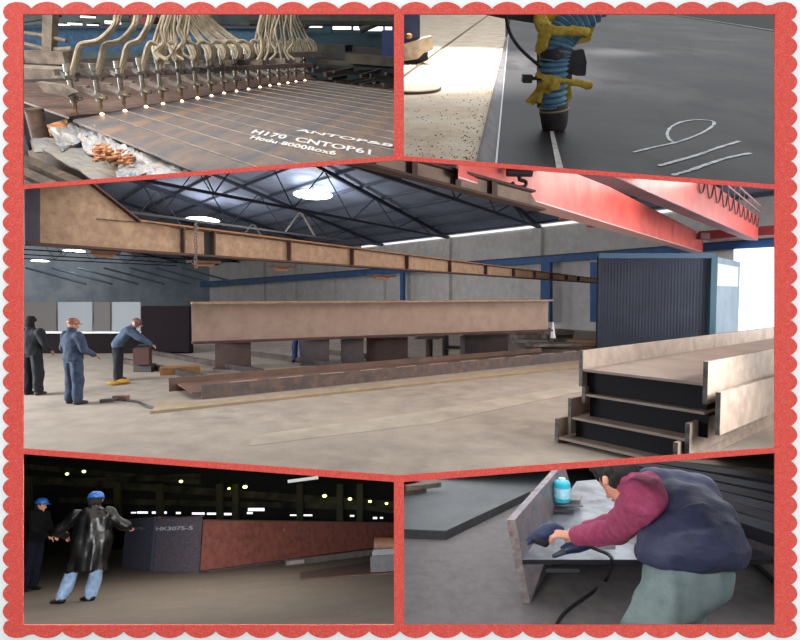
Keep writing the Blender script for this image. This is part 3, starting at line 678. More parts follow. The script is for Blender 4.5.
    def cloth(pts, r, flat=.5, nm='yellow_cloth', wobble=.006):
        P = curve([R.D(x, y, d + dy) for x, y, dy in pts], 6); mb = MB(); n = len(P)
        mb.loft([(p, (r[0] + (r[1] - r[0]) * i / (n - 1)) * u * (1 + .35 * noise.noise(p * 40)), (r[0] + (r[1] - r[0]) * i / (n - 1)) * u * flat, (P[min(i + 1, n - 1)] - P[max(i - 1, 0)]).cross(V((0, 1, 0)))) for i, p in enumerate(P)], 12)
        mb.wob(wobble, 45).build(nm, yel, t, smooth=True)
    cloth([(541, 10, -.03), (540, 22, -.04), (546, 29, -.05)], (5, 7))
    cloth([(545, 24, -.05), (543, 38, -.05), (538, 52, -.04)], (6, 3.5))
    cloth([(551, 28, -.06), (545, 40, -.06), (541, 50, -.05)], (4, 4))
    cloth([(546, 29, -.06), (560, 31, -.07), (578, 31, -.06), (588, 33, -.03)], (3.5, 5))
    sheet_ = MB().prism([R.D(x, y, d + .03) for x, y in ((580, 0), (602, -4), (597, 20), (590, 42), (578, 44), (572, 48), (570, 34), (576, 18))], (0, .012, 0)); sheet_.build('cloth_flap', yel, t, bevel=.003)
    MB().prism([R.D(x, y, d + .03) for x, y in ((541, -2), (562, -2), (560, 14), (556, 24), (552, 34), (545, 30), (540, 22))], (0, .012, 0)).build('cloth_flap', yel, t, bevel=.003)
    cloth([(536, 74, -.03), (546, 78, -.06), (556, 80, -.07), (570, 82, -.06), (592, 86, -.02)], (2.6, 3.0))
    cloth([(552, 80, -.07), (543, 86, -.06), (535, 95, -.04), (530, 103, -.03)], (3.4, 4.2))
    cloth([(556, 80, -.06), (556, 85, -.07), (552, 88, -.07), (545, 90, -.05)], (4, 3))
    cloth([(548, 82, -.05), (540, 94, -.05), (538, 103, -.03)], (3, 3))
    cloth([(566, 84, .0), (569, 96, .0), (566, 104, .0)], (4, 2))
    return R
room_TR()

# ================================================================== ROOM 3 (centre): fabrication hall
def room_C():
    R = C
    con = mat('c_floor', (164, 150, 136), .85, c2=(142, 130, 120), scale=.35, c3=(172, 158, 144), scale3=2.2, bump=.15, bscale=12)
    quad(R, [(-70, 2, 0), (70, 2, 0), (70, 100, 0), (-70, 100, 0)], 'floor_hall', con, (0, 0, -.1))
    EV = 6.5
    e0 = R.P(450, 235, EV); e1 = R.P(541, 224, EV); w = V(((e0 - e1).x, (e0 - e1).y, 0)); sp = w.length; w.normalize()
    nrm = V((-.51, -.86, 0)).normalized()
    SL = .15
    nw = V((w.y, -w.x, 0))
    if nw.y > 0: nw = -nw                       # towards the camera
    wall_m = mat('c_wall', (198, 194, 194), .9, c2=(172, 168, 170), scale=.5, c3=(208, 204, 198), scale3=2)
    A = e0 + w * 62; B = e0 - w * 42
    quad(R, [V((A.x, A.y, 0)), V((B.x, B.y, 0)), V((B.x, B.y, EV)), V((A.x, A.y, EV))], 'wall_back', wall_m, -nw * .2)
    # bright translucent strip at the eave
    MB().bar(e0 + w * 12 - V((0, 0, .12)) + nw * .06, e0 - w * 18 - V((0, 0, .12)) + nw * .06, .05, .13).build('window_eave_strip', mat('eave_light', (245, 248, 250), .5, emit=1.0), None, room=R, tag=STR)
    # end wall far left
    fy = 86
    quad(R, [V((-70, fy, 0)), V((0, fy, 0)), V((0, fy, 16)), V((-70, fy, 16))], 'wall_end', mat('c_end', (150, 158, 166), .9, c2=(120, 130, 142), scale=.3), (0, .3, 0))
    # roof
    roof = mat('c_roof', (132, 142, 164), .8, c2=(112, 122, 144), scale=.5, stretch=(1, 1, 1))
    a = e0 + w * 66 - nrm * 1; b = e0 - w * 44 - nrm * 1
    rise = lambda p, t: p + nrm * t + V((0, 0, SL * (t - 1)))
    MB().prism([a - V((0, 0, SL)), b - V((0, 0, SL)), rise(b, 75), rise(a, 75)], (0, 0, .1)).build('ceiling_hall', roof, None, room=R, tag=STR)
    dk = mat('truss_steel', (44, 50, 66), .6); pale = mat('truss_pale', (176, 170, 164), .6)
    # purlins
    for i in range(17):
        q = 2.2 * i + .8
        MB().bar(e0 + w * (52 - q * .9) + nrm * q + V((0, 0, SL * q - .12)), e0 - w * 36 + nrm * q + V((0, 0, SL * q - .12)), .09, .14).build('purlin', mat('purlin', (62, 68, 84), .6), None, room=R, tag=('roof purlin running along the back wall, %s up from the eave' % (ORD + ['x'])[i], 'purlin', 'roof purlins'))
    # trusses
    for k in range(-1, 8):
        E = e0 + w * sp * k; L = 36
        t = T(R, 'roof_truss', 'dark steel roof truss, %s counted from the right along the back wall' % ORD[k + 1], 'truss', E, 'roof trusses')
        top = lambda q: E + nrm * q + V((0, 0, SL * q - .25)); bot = lambda q: E + nrm * q + V((0, 0, -.25 + .0 * q))
        MB().bar(top(0), top(L), .16, .2).build('rafter', dk, t)
        MB().bar(bot(0), bot(L), .1, .12).build('bottom_chord', dk if k != 1 else mat('truss_mid', (120, 116, 116), .6), t)
        q = 3.0
        while q < L - 3:
            for u0, u1, w_ in ((bot(q), top(q + 2.4), .04), (top(q + 2.4), bot(q + 4.8), .04), (bot(q), top(q), .03)):
                MB().bar(u0, u1, w_, w_ * 1.25).build('web_brace', dk, t)
            q += 4.8
        if k in (1, 2):
            MB().bar(bot(9.4) + V((0, 0, 0)), top(11), .1, .12).build('light_brace', pale, t); MB().bar(top(11), bot(12.6), .08, .1).build('light_brace', pale, t)
    # eave columns on the back wall
    for k in range(-1, 5):
        E = e0 + w * sp * k + nw * .15
        MB().bar(V((E.x, E.y, 0)), V((E.x, E.y, EV - .2)), .5, .3, up=nw).build('wall_pier', wall_m, None, room=R, tag=('plastered pier on the back wall, %s from the right' % ORD[k + 1], 'pier', 'wall piers'))
    # hall lamps
    lampm = mat('hall_lamp', (255, 255, 255), .4, emit=9)
    for i, (px, py, zz, hw, hh) in enumerate(((313, 195, 7.9, 19, 6.5), (203, 220, 7.3, 15, 4.5), (75, 251, 6.6, 9, 3), (40, 261, 6.4, 7, 2.4))):
        c = R.P(px, py, zz); u = c.y / F
        t = T(R, 'hall_lamp', ('large bright oval hall lamp under the roof at centre', 'bright oval hall lamp above the rusty girder left of centre', 'smaller glowing hall lamp below the gusset end of the girder', 'farthest small glowing hall lamp beside the left border')[i], 'lamp', c, 'hall lamps')
        MB().loft([(c - V((0, 0, .04)), hw * u * .9, hw * u * 1.3, (1, 0, 0)), (c + V((0, 0, .0)), hw * u, hw * u * 1.5, (1, 0, 0)), (c + V((0, 0, .1)), hw * u * .7, hw * u * 1.0, (1, 0, 0))], 24).build('diffuser', lampm, t, smooth=True)
        MB().loft([(c + V((0, 0, .1)), hw * u * .75, hw * u * .45, (1, 0, 0)), (c + V((0, 0, .22)), hw * u * .4, hw * u * .25, (1, 0, 0))], 24).build('reflector', dk, t)
        MB().tube([c + V((0, 0, .2)), c + V((0, 0, .9))], .03).build('hanger', dk, t)
    # rusty girder A
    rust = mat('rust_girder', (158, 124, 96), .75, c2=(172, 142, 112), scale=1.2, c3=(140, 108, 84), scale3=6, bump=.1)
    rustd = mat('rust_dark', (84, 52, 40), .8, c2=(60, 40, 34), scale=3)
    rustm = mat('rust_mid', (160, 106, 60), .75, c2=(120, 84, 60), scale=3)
    def dep(px, d0=9, d1=29, x0=38, x1=610):
        return 1 / (1 / d0 + (1 / d1 - 1 / d0) * (px - x0) / (x1 - x0))
    G = lambda px, py: R.D(px, py, dep(px))
    ax = (G(500, 270) - G(100, 250)).normalized(); sd = V((ax.y, -ax.x, 0)).normalized()
    if sd.y > 0: sd = -sd
    t = T(R, 'rusty_girder', 'suspended rusty steel girder with deep gusset end across the hall', 'girder', G(300, 264))
    outl = [(36, 120), (36, 243), (610, 283.5), (610, 281), (180, 229), (137, 221), (98, 190), (40, 120)]
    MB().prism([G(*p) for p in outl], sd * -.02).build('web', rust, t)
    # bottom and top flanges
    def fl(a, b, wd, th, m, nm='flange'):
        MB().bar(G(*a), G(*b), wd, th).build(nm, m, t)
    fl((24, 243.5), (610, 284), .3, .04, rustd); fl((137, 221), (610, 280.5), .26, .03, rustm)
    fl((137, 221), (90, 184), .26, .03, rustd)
    MB().prism([G(22, 120), G(37, 120), G(37, 246), G(22, 246)], sd * .14).build('end_plate', mat('end_dark', (46, 42, 58), .7, c2=(66, 56, 62), scale=4), t)
    MB().bar(G(96, 219) + sd * .02, G(140, 222.5) + sd * .02, .02, .012).build('joint_line', rustd, t)
    for px in (180.5, 211, 287, 350, 405, 448, 484, 512, 533, 550, 565, 577):
        f = (px - 137) / 473; ty = 221 + f * 59.5; by = 250.2 + (px - 137) / 473 * 33
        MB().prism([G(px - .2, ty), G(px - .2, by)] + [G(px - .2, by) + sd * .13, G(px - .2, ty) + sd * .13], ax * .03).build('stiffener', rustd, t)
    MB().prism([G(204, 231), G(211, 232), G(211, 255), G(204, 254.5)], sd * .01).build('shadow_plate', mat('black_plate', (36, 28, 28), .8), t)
    for a, b, y in ((88, 118, 252), (189, 218, 261.5), (270, 293, 266), (370, 393, 275)):
        ts = T(R, 'girder_clamp', 'rusty lifting clamp under the suspended girder near the %s' % {88: 'gusset end', 189: 'chain', 270: 'centre lamp', 370: 'middle stiffeners'}[a], 'clamp', G(a, y), 'girder clamps')
        MB().bar(G(a, y), G(b, y + 1), .22, .05).build('plate', rustd, ts); u = dep(a) / F
        MB().tube([G(a + 3, y), G(a + 6, y + 3), G(b - 6, y + 4), G(b - 3, y)], .03, 6).build('hook', rustm, ts)
    # chain
    chn = MB(); 
    for i in range(14):
        y = 226 + i * 3.1; u = dep(191) / F
        c = G(191.5 + math.sin(i) * .4, y) + sd * .16
        pts = [c + V((math.cos(q) * .028 * (1 if i % 2 else .4), math.cos(q) * .028 * (.2 if i % 2 else .8), math.sin(q) * .045)) for q in [k * math.pi / 4 for k in range(9)]]
        chn.tube(pts, .009, 6)
    chn.build('lifting_chain', mat('chain', (118, 104, 96), .5, .5), None, room=R, tag=('hanging steel lifting chain looped over the rusty girder', 'chain'))
    # second rusty girder, upper centre
    t = T(R, 'rusty_girder', 'dark rusty girder with stiffeners hanging at the top centre', 'girder', R.D(480, 190, 7.6))
    def dp2(px): return 1 / (1 / 6.6 + (1 / 8.2 - 1 / 6.6) * (px - 400) / 140)
    G2 = lambda x, y: R.D(x, y, dp2(x))
    MB().prism([G2(330, 138), G2(530, 192), G2(541, 210), G2(330, 156)], (.0, .02, 0)).build('web', mat('rust_shade', (140, 116, 100), .8, c2=(112, 92, 80), scale=3), t)
    MB().bar(G2(330, 156.5), G2(541, 210), .17, .03).build('flange', rustd, t); MB().bar(G2(330, 138), G2(531, 192), .17, .03).build('flange', rustd, t)
    for px in (371, 412, 455, 491):
        yy = 137.5 + (px - 330) * .269
        MB().prism([G2(px, yy), G2(px + 5.5, yy + 1), G2(px + 5.5, yy + 18), G2(px, yy + 17)], (0, -.08, 0)).build('stiffener', rustd, t)
    # crane: two box girders
    red = mat('crane_red', (204, 78, 70), .42, c2=(184, 64, 62), scale=.8, c3=(214, 98, 86), scale3=2)
    pur = mat('crane_under', (150, 100, 110), .6, c2=(124, 88, 100), scale=1)
    wht = mat('crane_pale', (214, 168, 166), .6)
    t = T(R, 'bridge_crane', 'red overhead bridge crane with two box girders and cable loops', 'crane', R.D(700, 235, 30))
    def boxg(nb, fb, ex_, wv, h, nm, m, mu):
        nb = nb - (fb - nb) * ex_; wv = V(wv); hv = V((0, 0, h))
        MB().hexa([nb, nb + wv, nb + wv + hv, nb + hv], [fb, fb + wv, fb + wv + hv, fb + hv]).build(nm, m, t)
        MB().hexa([nb - V((0, 0, .02)), nb + wv - V((0, 0, .02)), nb + wv, nb], [fb - V((0, 0, .02)), fb + wv - V((0, 0, .02)), fb + wv, fb]).build('bottom_plate', mu, t)
    boxg(R.D(525, 197, 8.7), R.D(703, 252, 26), .10, (.06, .8, 0), .8, 'main_girder', red, wht)
    nb2, fb2 = R.D(620, 178, 8.0), R.D(758, 240, 21.5)
    boxg(nb2, fb2, .16, (-.5, -.1, 0), .85, 'main_girder', red, pur)
    MB().bar(R.D(700, 236, 23.5), R.D(782, 230, 21.5), .5, .35).build('end_carriage', mat('crane_dull', (150, 60, 64), .6), t)
    for px, py, d in ((568, 218, 11.6), (594, 226, 13.4)):
        MB().box(R.D(px, py, d), (.3, .24, .04)).build('lug', mat('lug', (130, 40, 44), .6), t)
    fest = MB(); post = MB(); rail = MB()
    for i in range(11):
        f0 = .30 + i * .062; p = nb2 + (fb2 - nb2) * f0 + V((.05, 0, .8)); q = nb2 + (fb2 - nb2) * (f0 + .055) + V((.05, 0, .8))
        MB().tube(curve([p, p * .75 + q * .25 - V((0, 0, .26)), p * .5 + q * .5 - V((0, 0, .36)), p * .25 + q * .75 - V((0, 0, .26)), q], 4), .018, 6).build('cable_loop', mat('cable_grey', (88, 60, 66), .6), t)
        MB().tube([p, p + V((0, 0, .5))], .014, 6).build('railing_post', mat('rail_rose', (170, 130, 130), .5), t)
    MB().tube([nb2 + (fb2 - nb2) * .28 + V((.05, 0, 1.3)), fb2 + V((.05, 0, 1.3))], .025, 6).build('railing', mat('rail_rose', (170, 130, 130)), t)
    MB().tube([nb2 + (fb2 - nb2) * .28 + V((.05, 0, 1.06)), fb2 + V((.05, 0, 1.06))], .02, 6).build('railing', mat('rail_rose', (170, 130, 130)), t)
    MB().box(R.D(703, 236, 19), (.3, .3, .2)).build('hoist', mat('hoist', (86, 44, 50), .6), t)
    # trolley wheels unit
    t = T(R, 'pulley_block', 'black pulley block with small hook below the red crane girder', 'pulley', R.D(518, 176, 7.9))
    bk = mat('hook_black', (46, 28, 30), .6)
    MB().tube([R.D(507, 171.5, 7.9), R.D(532, 172, 7.9)], .07, 12).build('drum', bk, t, smooth=True)
    MB().tube([R.D(519, 173, 7.9), R.D(520, 181, 7.9)], .03, 8).build('shank', bk, t)
    MB().tube(curve([R.D(520, 180, 7.9), R.D(526, 182, 7.9), R.D(524, 187, 7.9), R.D(515, 186, 7.9), R.D(512, 182, 7.9)], 4), .026, 8).build('hook', bk, t, smooth=True)
    # blue crane rail along the back wall
    blue = mat('c_blue', (40, 92, 150), .55, c2=(30, 70, 120), scale=1)
    off = e0 + nw * 1.2
    Wp = lambda x, y: R.W(x, y, off, nw)
    t = T(R, 'crane_rail_beam', 'long blue crane runway beam on posts along the back wall', 'beam', Wp(560, 258))
    MB().prism([Wp(200, 283), Wp(780, 239), Wp(780, 246), Wp(200, 287)], -nw * .3).build('beam', blue, t)
    MB().prism([Wp(200, 282), Wp(780, 237), Wp(780, 239), Wp(200, 283)], -nw * .5 ).build('rail', mat('rail_dark', (44, 52, 66), .6), t)
    for x in (400, 541, 590):
        MB().prism([Wp(x, 262), Wp(x + 6 * (x > 450) + 3, 262), Wp(x + 6 * (x > 450) + 3, 322), Wp(x, 322)], -nw * .25).build('post', blue, t)
    # dark shed at right
    t = T(R, 'steel_shed', 'dark blue-grey corrugated steel shed with pale side wall at right', 'shed', R.P(655, 355, 0))
    D = 20; zt = R.D(655, 256, D).z; x0 = R.D(640, 300, D).x; xA = R.D(597, 300, D).x; xB = R.D(711, 300, D).x
    shd = mat('shed_front', (42, 48, 66), .7, c2=(56, 62, 80), scale=.8)
    f = MB(); n = 36
    for i in range(n):
        a = xA + (xB - xA) * i / n; b = xA + (xB - xA) * (i + .5) / n
        f.box(((a + b) / 2, D, zt / 2), (b - a, .05, zt))
    f.box(((xA + xB) / 2, D + .025, zt / 2), (xB - xA, .1, zt))
    f.build('front_wall', shd, t)
    MB().prism([(xB, D - .05, 0), V((R.D(739, 300, 24).x, 24, 0)), V((R.D(739, 300, 24).x, 24, zt)), (xB, D - .05, zt)], (-.1, .1, 0)).build('side_wall', mat('shed_side', (146, 160, 172), .7, c2=(124, 140, 154), scale=.7), t)
    MB().box((xB, D - .06, zt / 2), (.22, .2, zt)).build('corner_post', mat('shed_teal', (52, 92, 108), .6), t)
    MB().box(((xA + xB) / 2, D - .05, zt), (xB - xA, .2, .18)).build('roof_edge', mat('shed_edge', (66, 96, 124), .6), t)
    sw = lambda f_, z: V((xB + (R.D(739, 300, 24).x - xB) * f_ + .03, D + 4 * f_ - .08, z))
    MB().prism([sw(.12, zt * .70), sw(.85, zt * .70), sw(.85, zt * .93), sw(.12, zt * .93)], (-.02, .02, 0)).build('sign_panel', mat('white_panel', (214, 222, 230), .6), t)
    # daylight opening
    p = [R.D(735, 249, 25.2), R.D(800, 246, 21.5), R.D(800, 345, 21.5), R.D(735, 345, 25.2)]
    MB().prism(p, (0, .1, 0)).build('window_gate_opening', mat('gate_daylight', (248, 252, 255), .5, emit=1.35), None, room=R, tag=STR)
    # clutter left of shed / behind the stack
    cl = mat('clutter', (92, 84, 80), .8, c2=(130, 120, 112), scale=3)
    for i, (x, y, wd, hh) in enumerate(((530, 347, 1.5, .5), (548, 352, 2.0, .35), (563, 344, 1.4, .6), (600, 349, 2.6, .35), (640, 352, 3, .3), (520, 340, 1.2, .8))):
        c = R.P(x, y, 0); mb = MB()
        for q in range(3): mb.box(c + V((random.uniform(-.2, .2), random.uniform(-.1, .3), hh * (.17 + .33 * q))), (wd * random.uniform(.7, 1), random.uniform(.3, .8), hh * .3), rz=random.uniform(-.4, .4))
        mb.build('scrap_pile', cl if i != 3 else mat('clutter_tan', (150, 116, 86), .8), None, room=R, tag=('low pile of steel offcuts near the shed, %s in order of listing from the middle' % ORD[i] if False else ('stack of steel offcuts at the foot of the back wall by the %s' % ('blue post', 'girder end', 'white rod', 'shed door', 'shed front', 'far wall')[i]), 'scrap', 'offcut stacks near the shed'))
    MB().tube([R.D(553, 338, 20), R.D(553, 322, 20)], [.1, .02], 8).build('white_cone', mat('white_cone', (230, 230, 235), .5), None, room=R, tag=('small white pointed marker between the girder end and the shed', 'marker'))
    MB().tube([R.D(661, 337, 21), R.D(661, 322, 21)], [.1, .02], 8).build('white_cone', mat('white_cone', (230, 230, 235), .5), None, room=R, tag=('small white pointed marker in front of the dark shed', 'marker'))
    # big plate girder B
    z0 = 1.0
    pl_, pr_ = R.P(192, 342.5, z0), R.P(548, 330, z0); dr = (pr_ - pl_).normalized(); s2 = V((dr.y, -dr.x, 0))
    hh = R.D(193, 303, pl_.y).z - z0
    t = T(R, 'plate_girder', 'long brown steel plate girder lying across stacked supports', 'girder', (pl_ + pr_) / 2)
    MB().prism([pl_, pr_, pr_ + V((0, 0, hh)), pl_ + V((0, 0, hh))], -s2 * .03).build('web', mat('girder_tan', (150, 126, 112), .75, c2=(136, 112, 98), scale=.8, c3=(160, 136, 120), scale3=3), t)
    MB().bar(pl_, pr_, .5, .05).build('flange', rustd, t); MB().bar(pl_ + V((0, 0, hh)), pr_ + V((0, 0, hh)), .5, .05).build('flange', rust, t)
    # supports and short beams under it
    gr = mat('short_beam', (72, 67, 72), .7, c2=(94, 82, 76), scale=2)
    br = mat('short_brown', (84, 62, 54), .75, c2=(64, 48, 44), scale=2)
    def hb(mb, p0, p1, wd, hh_, tw=.03, tf=.04, upright=True):
        if upright:
            mb.bar(p0, p1, tw, hh_); mb.bar(p0, p1, wd, tf, ou=hh_ / 2); mb.bar(p0, p1, wd, tf, ou=-hh_ / 2)
        else:
            mb.bar(p0, p1, wd, tw); mb.bar(p0, p1, tf, hh_, os=wd / 2); mb.bar(p0, p1, tf, hh_, os=-wd / 2)
    zs = z0 - .025
    for i, (xa, xb, yb, m) in enumerate(((212, 248, 362, br), (300, 328, 358, gr), (340, 363, 357, gr), (366, 408, 356, br), (412, 440, 355, br), (441, 462, 354, gr), (465, 510, 352.5, gr))):
        a = R.P(xa, yb + 8, .0); d = a.y; x1 = R.D(xb, 350, d).x; z = zs
        hh_ = min(.85, zs) if i not in (4,) else .8
        mb = MB(); mid = V(((a.x + x1) / 2, d + .3, hh_ / 2))
        w_ = x1 - a.x
        hb(mb, mid - V((w_ / 2, 0, 0)), mid + V((w_ / 2, 0, 0)), .5, hh_ - .04) if i not in (4, 5) else hb(mb, mid - V((0, .4, 0)), mid + V((.25, .6, 0)), w_ * .85, hh_ - .04, upright=(i == 4))
        mb.build('support_beam', m, None, room=R, tag=('short steel beam standing under the plate girder, %s from the left' % ORD[i], 'beam', 'supports under the plate girder'))
    # floor rails near the supports
    for i, (a, b) in enumerate((((150, 352), (262, 372)), ((120, 360), (215, 380)), ((330, 352), (420, 362)), ((240, 352), (345, 366)))):
        MB().bar(R.P(*a, .08), R.P(*b, .08), .12, .16).build('floor_rail', mat('dark_rail', (52, 44, 44), .7, c2=(84, 70, 62), scale=3), None, room=R, tag=('dark rail on the floor behind the long beam, %s in the set' % ('leftmost far', 'leftmost near', 'rightmost', 'middle')[i], 'rail', 'dark floor rails'))
    MB().bar(R.P(160, 371, .1), R.P(200, 369, .1), .4, .2).build('wood_block', mat('wood', (170, 120, 74), .8, c2=(140, 96, 60), scale=5), None, room=R, tag=('orange-brown timber block on the floor left of the supports', 'timber'))
    # long H-beam on the floor
    n0, n1 = R.P(201, 399.5, 0), R.P(580, 360, 0); k0 = R.P(169, 391.5, 0)
    hgt = R.D(201, 385, n0.y).z; dr = (n1 - n0).normalized(); sd2 = V((-dr.y, dr.x, 0)); wd = (k0 - n0).dot(sd2); kk = n0 + sd2 * wd - dr * (-(k0 - n0).dot(dr))
    t = T(R, 'floor_beam', 'long rusty H beam lying flat on the floor in front of the supports', 'beam', (n0 + n1) / 2)
    MB().bar(n0, n1, .05, hgt, ou=hgt / 2).build('flange', mat('floor_beam', (104, 90, 84), .7, c2=(132, 104, 88), scale=1.5, c3=(84, 76, 76), scale3=5), t)
    MB().bar(k0, k0 + (n1 - n0), .05, hgt, ou=hgt / 2).build('flange', mat('floor_beam2', (124, 92, 76), .7, c2=(100, 78, 68), scale=2), t)
    MB().bar((n0 + k0) / 2 + V((0, 0, hgt * .5)), (n0 + k0) / 2 + (n1 - n0) + V((0, 0, hgt * .5)), wd, .03).build('web', mat('floor_beam2', (124, 92, 76)), t)
    edge = MB()
    for i in range(11):
        f0 = .05 + i * .088; edge.bar(n0 + (n1 - n0) * f0 + V((0, 0, hgt + .004)) - sd2 * .01, n0 + (n1 - n0) * (f0 + .05) + V((0, 0, hgt + .004)) - sd2 * .01, .05, .012)
    edge.build('pale_marks', mat('pale_marks', (176, 150, 132), .7), t)
    # tan kerb
    kb = mat('kerb', (164, 142, 114), .9, c2=(142, 126, 106), scale=1, c3=(174, 152, 124), scale3=4)
    MB().prism([R.P(150, 414, .0), R.P(575, 369, 0), R.P(585, 364, 0), R.P(400, 384, 0), R.P(205, 404, 0), R.P(160, 404, 0)], (0, 0, .05)).build('concrete_kerb', kb, None, room=R, tag=('low tan concrete kerb in front of the long floor beam', 'kerb'))
    MB().prism([R.P(250, 446, .0), R.P(430, 424, 0), R.P(585, 391, 0), R.P(585, 384, 0), R.P(420, 412, 0), R.P(250, 436, 0)], (0, 0, .006)).build('floor_patch', mat('patch', (186, 172, 156), .9, c2=(160, 148, 132), scale=1.2), None, room=R, tag=('pale worn patch of concrete running towards the stacked beams', 'floor patch'))
    # dark girder at the left background with white strip
    a, b = R.P(-20, 353, 0), R.P(192, 353, 0)
    t = T(R, 'dark_girder', 'dark brown steel girder with pale top edge behind the workers', 'girder', (a + b) / 2)
    hz = R.D(100, 332, a.y).z
    MB().bar(a, b, .3, hz, ou=hz / 2).build('web', mat('dark_girder', (24, 16, 18), .9, spec=.2, c2=(18, 13, 15), scale=1.5), t)
    MB().bar(a + V((0, -.05, hz)), b + V((0, -.05, hz)), .4, .07).build('top_edge', mat('edge_white', (206, 206, 208), .6), t)
    t = T(R, 'standing_panel', 'tall dark steel panel standing left of the plate girder', 'panel', R.P(166, 352, 0))
    d = 20.2
    MB().prism([R.D(141, 306, d), R.D(189, 306, d), R.D(189, 352, d), R.D(141, 352, d)], (0, .3, 0)).build('panel', mat('dark_frame', (28, 20, 24), .9, spec=.2), t)
    for i, (x0_, x1_) in enumerate(((58, 92), (112, 140), (10, 56), (94, 110))):
        MB().prism([R.D(x0_, 302, 30), R.D(x1_, 302, 30), R.D(x1_, 331, 30), R.D(x0_, 331, 30)], (0, .1, 0)).build('white_sheet', mat('white_sheet', (208, 216, 222), .7) if i < 2 else mat('dull_sheet', (150, 144, 142), .8), None, room=R, tag=('pale sheet panel behind the dark girder, %s' % ('bright one above the middle worker', 'bright one above the bending worker', 'dull one at the left border', 'narrow dull one between the bright ones')[i], 'panel', 'pale sheets at the far end'))
    for i in range(7):
        x = 26 + i * 26
        MB().tube([R.D(x, 268, 60), R.D(x + 60, 284, 60)], .12, 6).build('roof_tie', mat('tie', (96, 110, 130), .6), None, room=R, tag=('far roof tie bar in the left distance, %s from the left' % ORD[i], 'tie bar', 'far roof ties'))
    # stacked H beams at right
    L_ = R.D(583, 369, 8.2); zz = L_.z; Rr = R.P(703, 383, zz)
    a_ = (Rr - L_); wdt = a_.length; a_.normalize(); b_ = V((-a_.y, a_.x, 0))
    if b_.x < 0: b_ = -b_
    tan_ = mat('stack_tan', (150, 128, 112), .6, c2=(126, 106, 94), scale=1.5, c3=(164, 144, 128), scale3=5)
    web_ = mat('stack_web', (168, 150, 138), .5, c2=(148, 130, 118), scale=1.2)
    edg = mat('stack_edge', (70, 66, 68), .6, c2=(120, 112, 104), scale=8)
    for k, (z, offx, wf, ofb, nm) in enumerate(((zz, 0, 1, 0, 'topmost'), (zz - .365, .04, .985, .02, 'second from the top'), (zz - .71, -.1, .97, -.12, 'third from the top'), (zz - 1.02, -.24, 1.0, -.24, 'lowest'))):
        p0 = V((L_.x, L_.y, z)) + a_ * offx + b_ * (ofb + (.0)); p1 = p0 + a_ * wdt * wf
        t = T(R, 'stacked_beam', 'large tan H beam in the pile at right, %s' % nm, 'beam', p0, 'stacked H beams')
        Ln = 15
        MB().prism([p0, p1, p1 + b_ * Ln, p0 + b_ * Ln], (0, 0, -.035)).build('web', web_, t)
        MB().prism([p0 + b_ * .12 - V((0, 0, .036)), p1 + b_ * .12 - V((0, 0, .036)), p1 + b_ * .12 - V((0, 0, .35 if k < 3 else .12)), p0 + b_ * .12 - V((0, 0, .35 if k < 3 else .12))], b_ * .02).build('cavity_shade_plate', mat('stack_cavity_shade', (16, 14, 20), .85), t)  # added black plate: the unlit dark of the cavity put into colour
        for q, s_ in ((p0, -1), (p1, 1)):
            o = a_ * (.03 * s_) + (a_ * .13 if (k == 1 and s_ == 1) else V())
            hb_, ht_ = (.26, .27) if k < 3 else (.1, .27)
            if k in (1,) and s_ == -1: hb_, ht_ = .14, .1
            if k == 2 and s_ == 1: ht_ = .2; hb_ = .2
            c = q + o
            th = .05
            zlo = max(.01, z - hb_)
            pts = [V((c.x, c.y, zlo)), V((c.x, c.y, z + ht_)), V((c.x, c.y, z + ht_)) + b_ * Ln, V((c.x, c.y, zlo)) + b_ * Ln]
            MB().prism([p - a_ * th / 2 for p in pts], a_ * th).build('flange', tan_, t)
            MB().prism([V((c.x, c.y, zlo)) - a_ * .028 - b_ * .01, V((c.x, c.y, zlo)) + a_ * .028 - b_ * .01, V((c.x, c.y, z + ht_)) + a_ * .028 - b_ * .01, V((c.x, c.y, z + ht_)) - a_ * .028 - b_ * .01], b_ * .012).build('flange_end', edg, t)
    # things on the floor by the workers
    t = T(R, 'hand_torch', 'grey hand torch and brass fitting lying on the floor', 'tool', R.P(118, 402, 0))
    MB().tube([R.P(100, 401, .04), R.P(112, 400, .05), R.P(118, 398, .06)], .035, 8).build('handle', mat('tool_grey', (74, 76, 80), .5), t)
    MB().box(R.P(121, 398, .05), (.3, .14, .09), rz=-.1).build('fitting', mat('tool_rust', (128, 88, 76), .6), t)
    MB().tube(curve([R.P(124, 400, .02), R.P(138, 402, .02), R.P(148, 407, .02), R.P(164, 408.5, .02)], 5), .025, 8).build('hose', mat('tool_dark', (60, 56, 56), .6), t)
    yel = mat('yellow_glove', (176, 132, 44), .7)
    MB().ball(R.P(114, 383, .05), (.16, .1, .05)).wob(.03, 9).build('yellow_rag', yel, None, room=R, smooth=True, tag=('left yellow rag on the floor at the feet of the bending worker', 'rag', 'yellow rags'))
    MB().ball(R.P(123, 381.5, .05), (.2, .12, .06)).wob(.03, 9).build('yellow_rag', yel, None, room=R, smooth=True, tag=('right yellow rag on the floor at the feet of the bending worker', 'rag', 'yellow rags'))
    c = R.P(143, 372, .0)
    t = T(R, 'brown_box', 'square brown box held in front of the bending worker', 'box', c)
    MB().box(c + V((0, 0, .45)), (.42, .35, .46), rz=.2).build('shell', mat('box_brown', (84, 54, 50), .7), t, bevel=.01)
    MB().tube([c + V((-.12, 0, .66)), c + V((-.1, 0, .76)), c + V((.1, 0, .76)), c + V((.12, 0, .66))], .015).build('handle', mat('tool_dark', (60, 56, 56)), t)
    MB().box(c + V((0, .1, .11)), (.5, .3, .22)).build('stand', mat('tool_dark', (60, 56, 56)), t)
    # people
    den = mat('denim', (48, 62, 86), .85, c2=(36, 46, 66), scale=5, c3=(64, 78, 102), scale3=12, bump=.2)
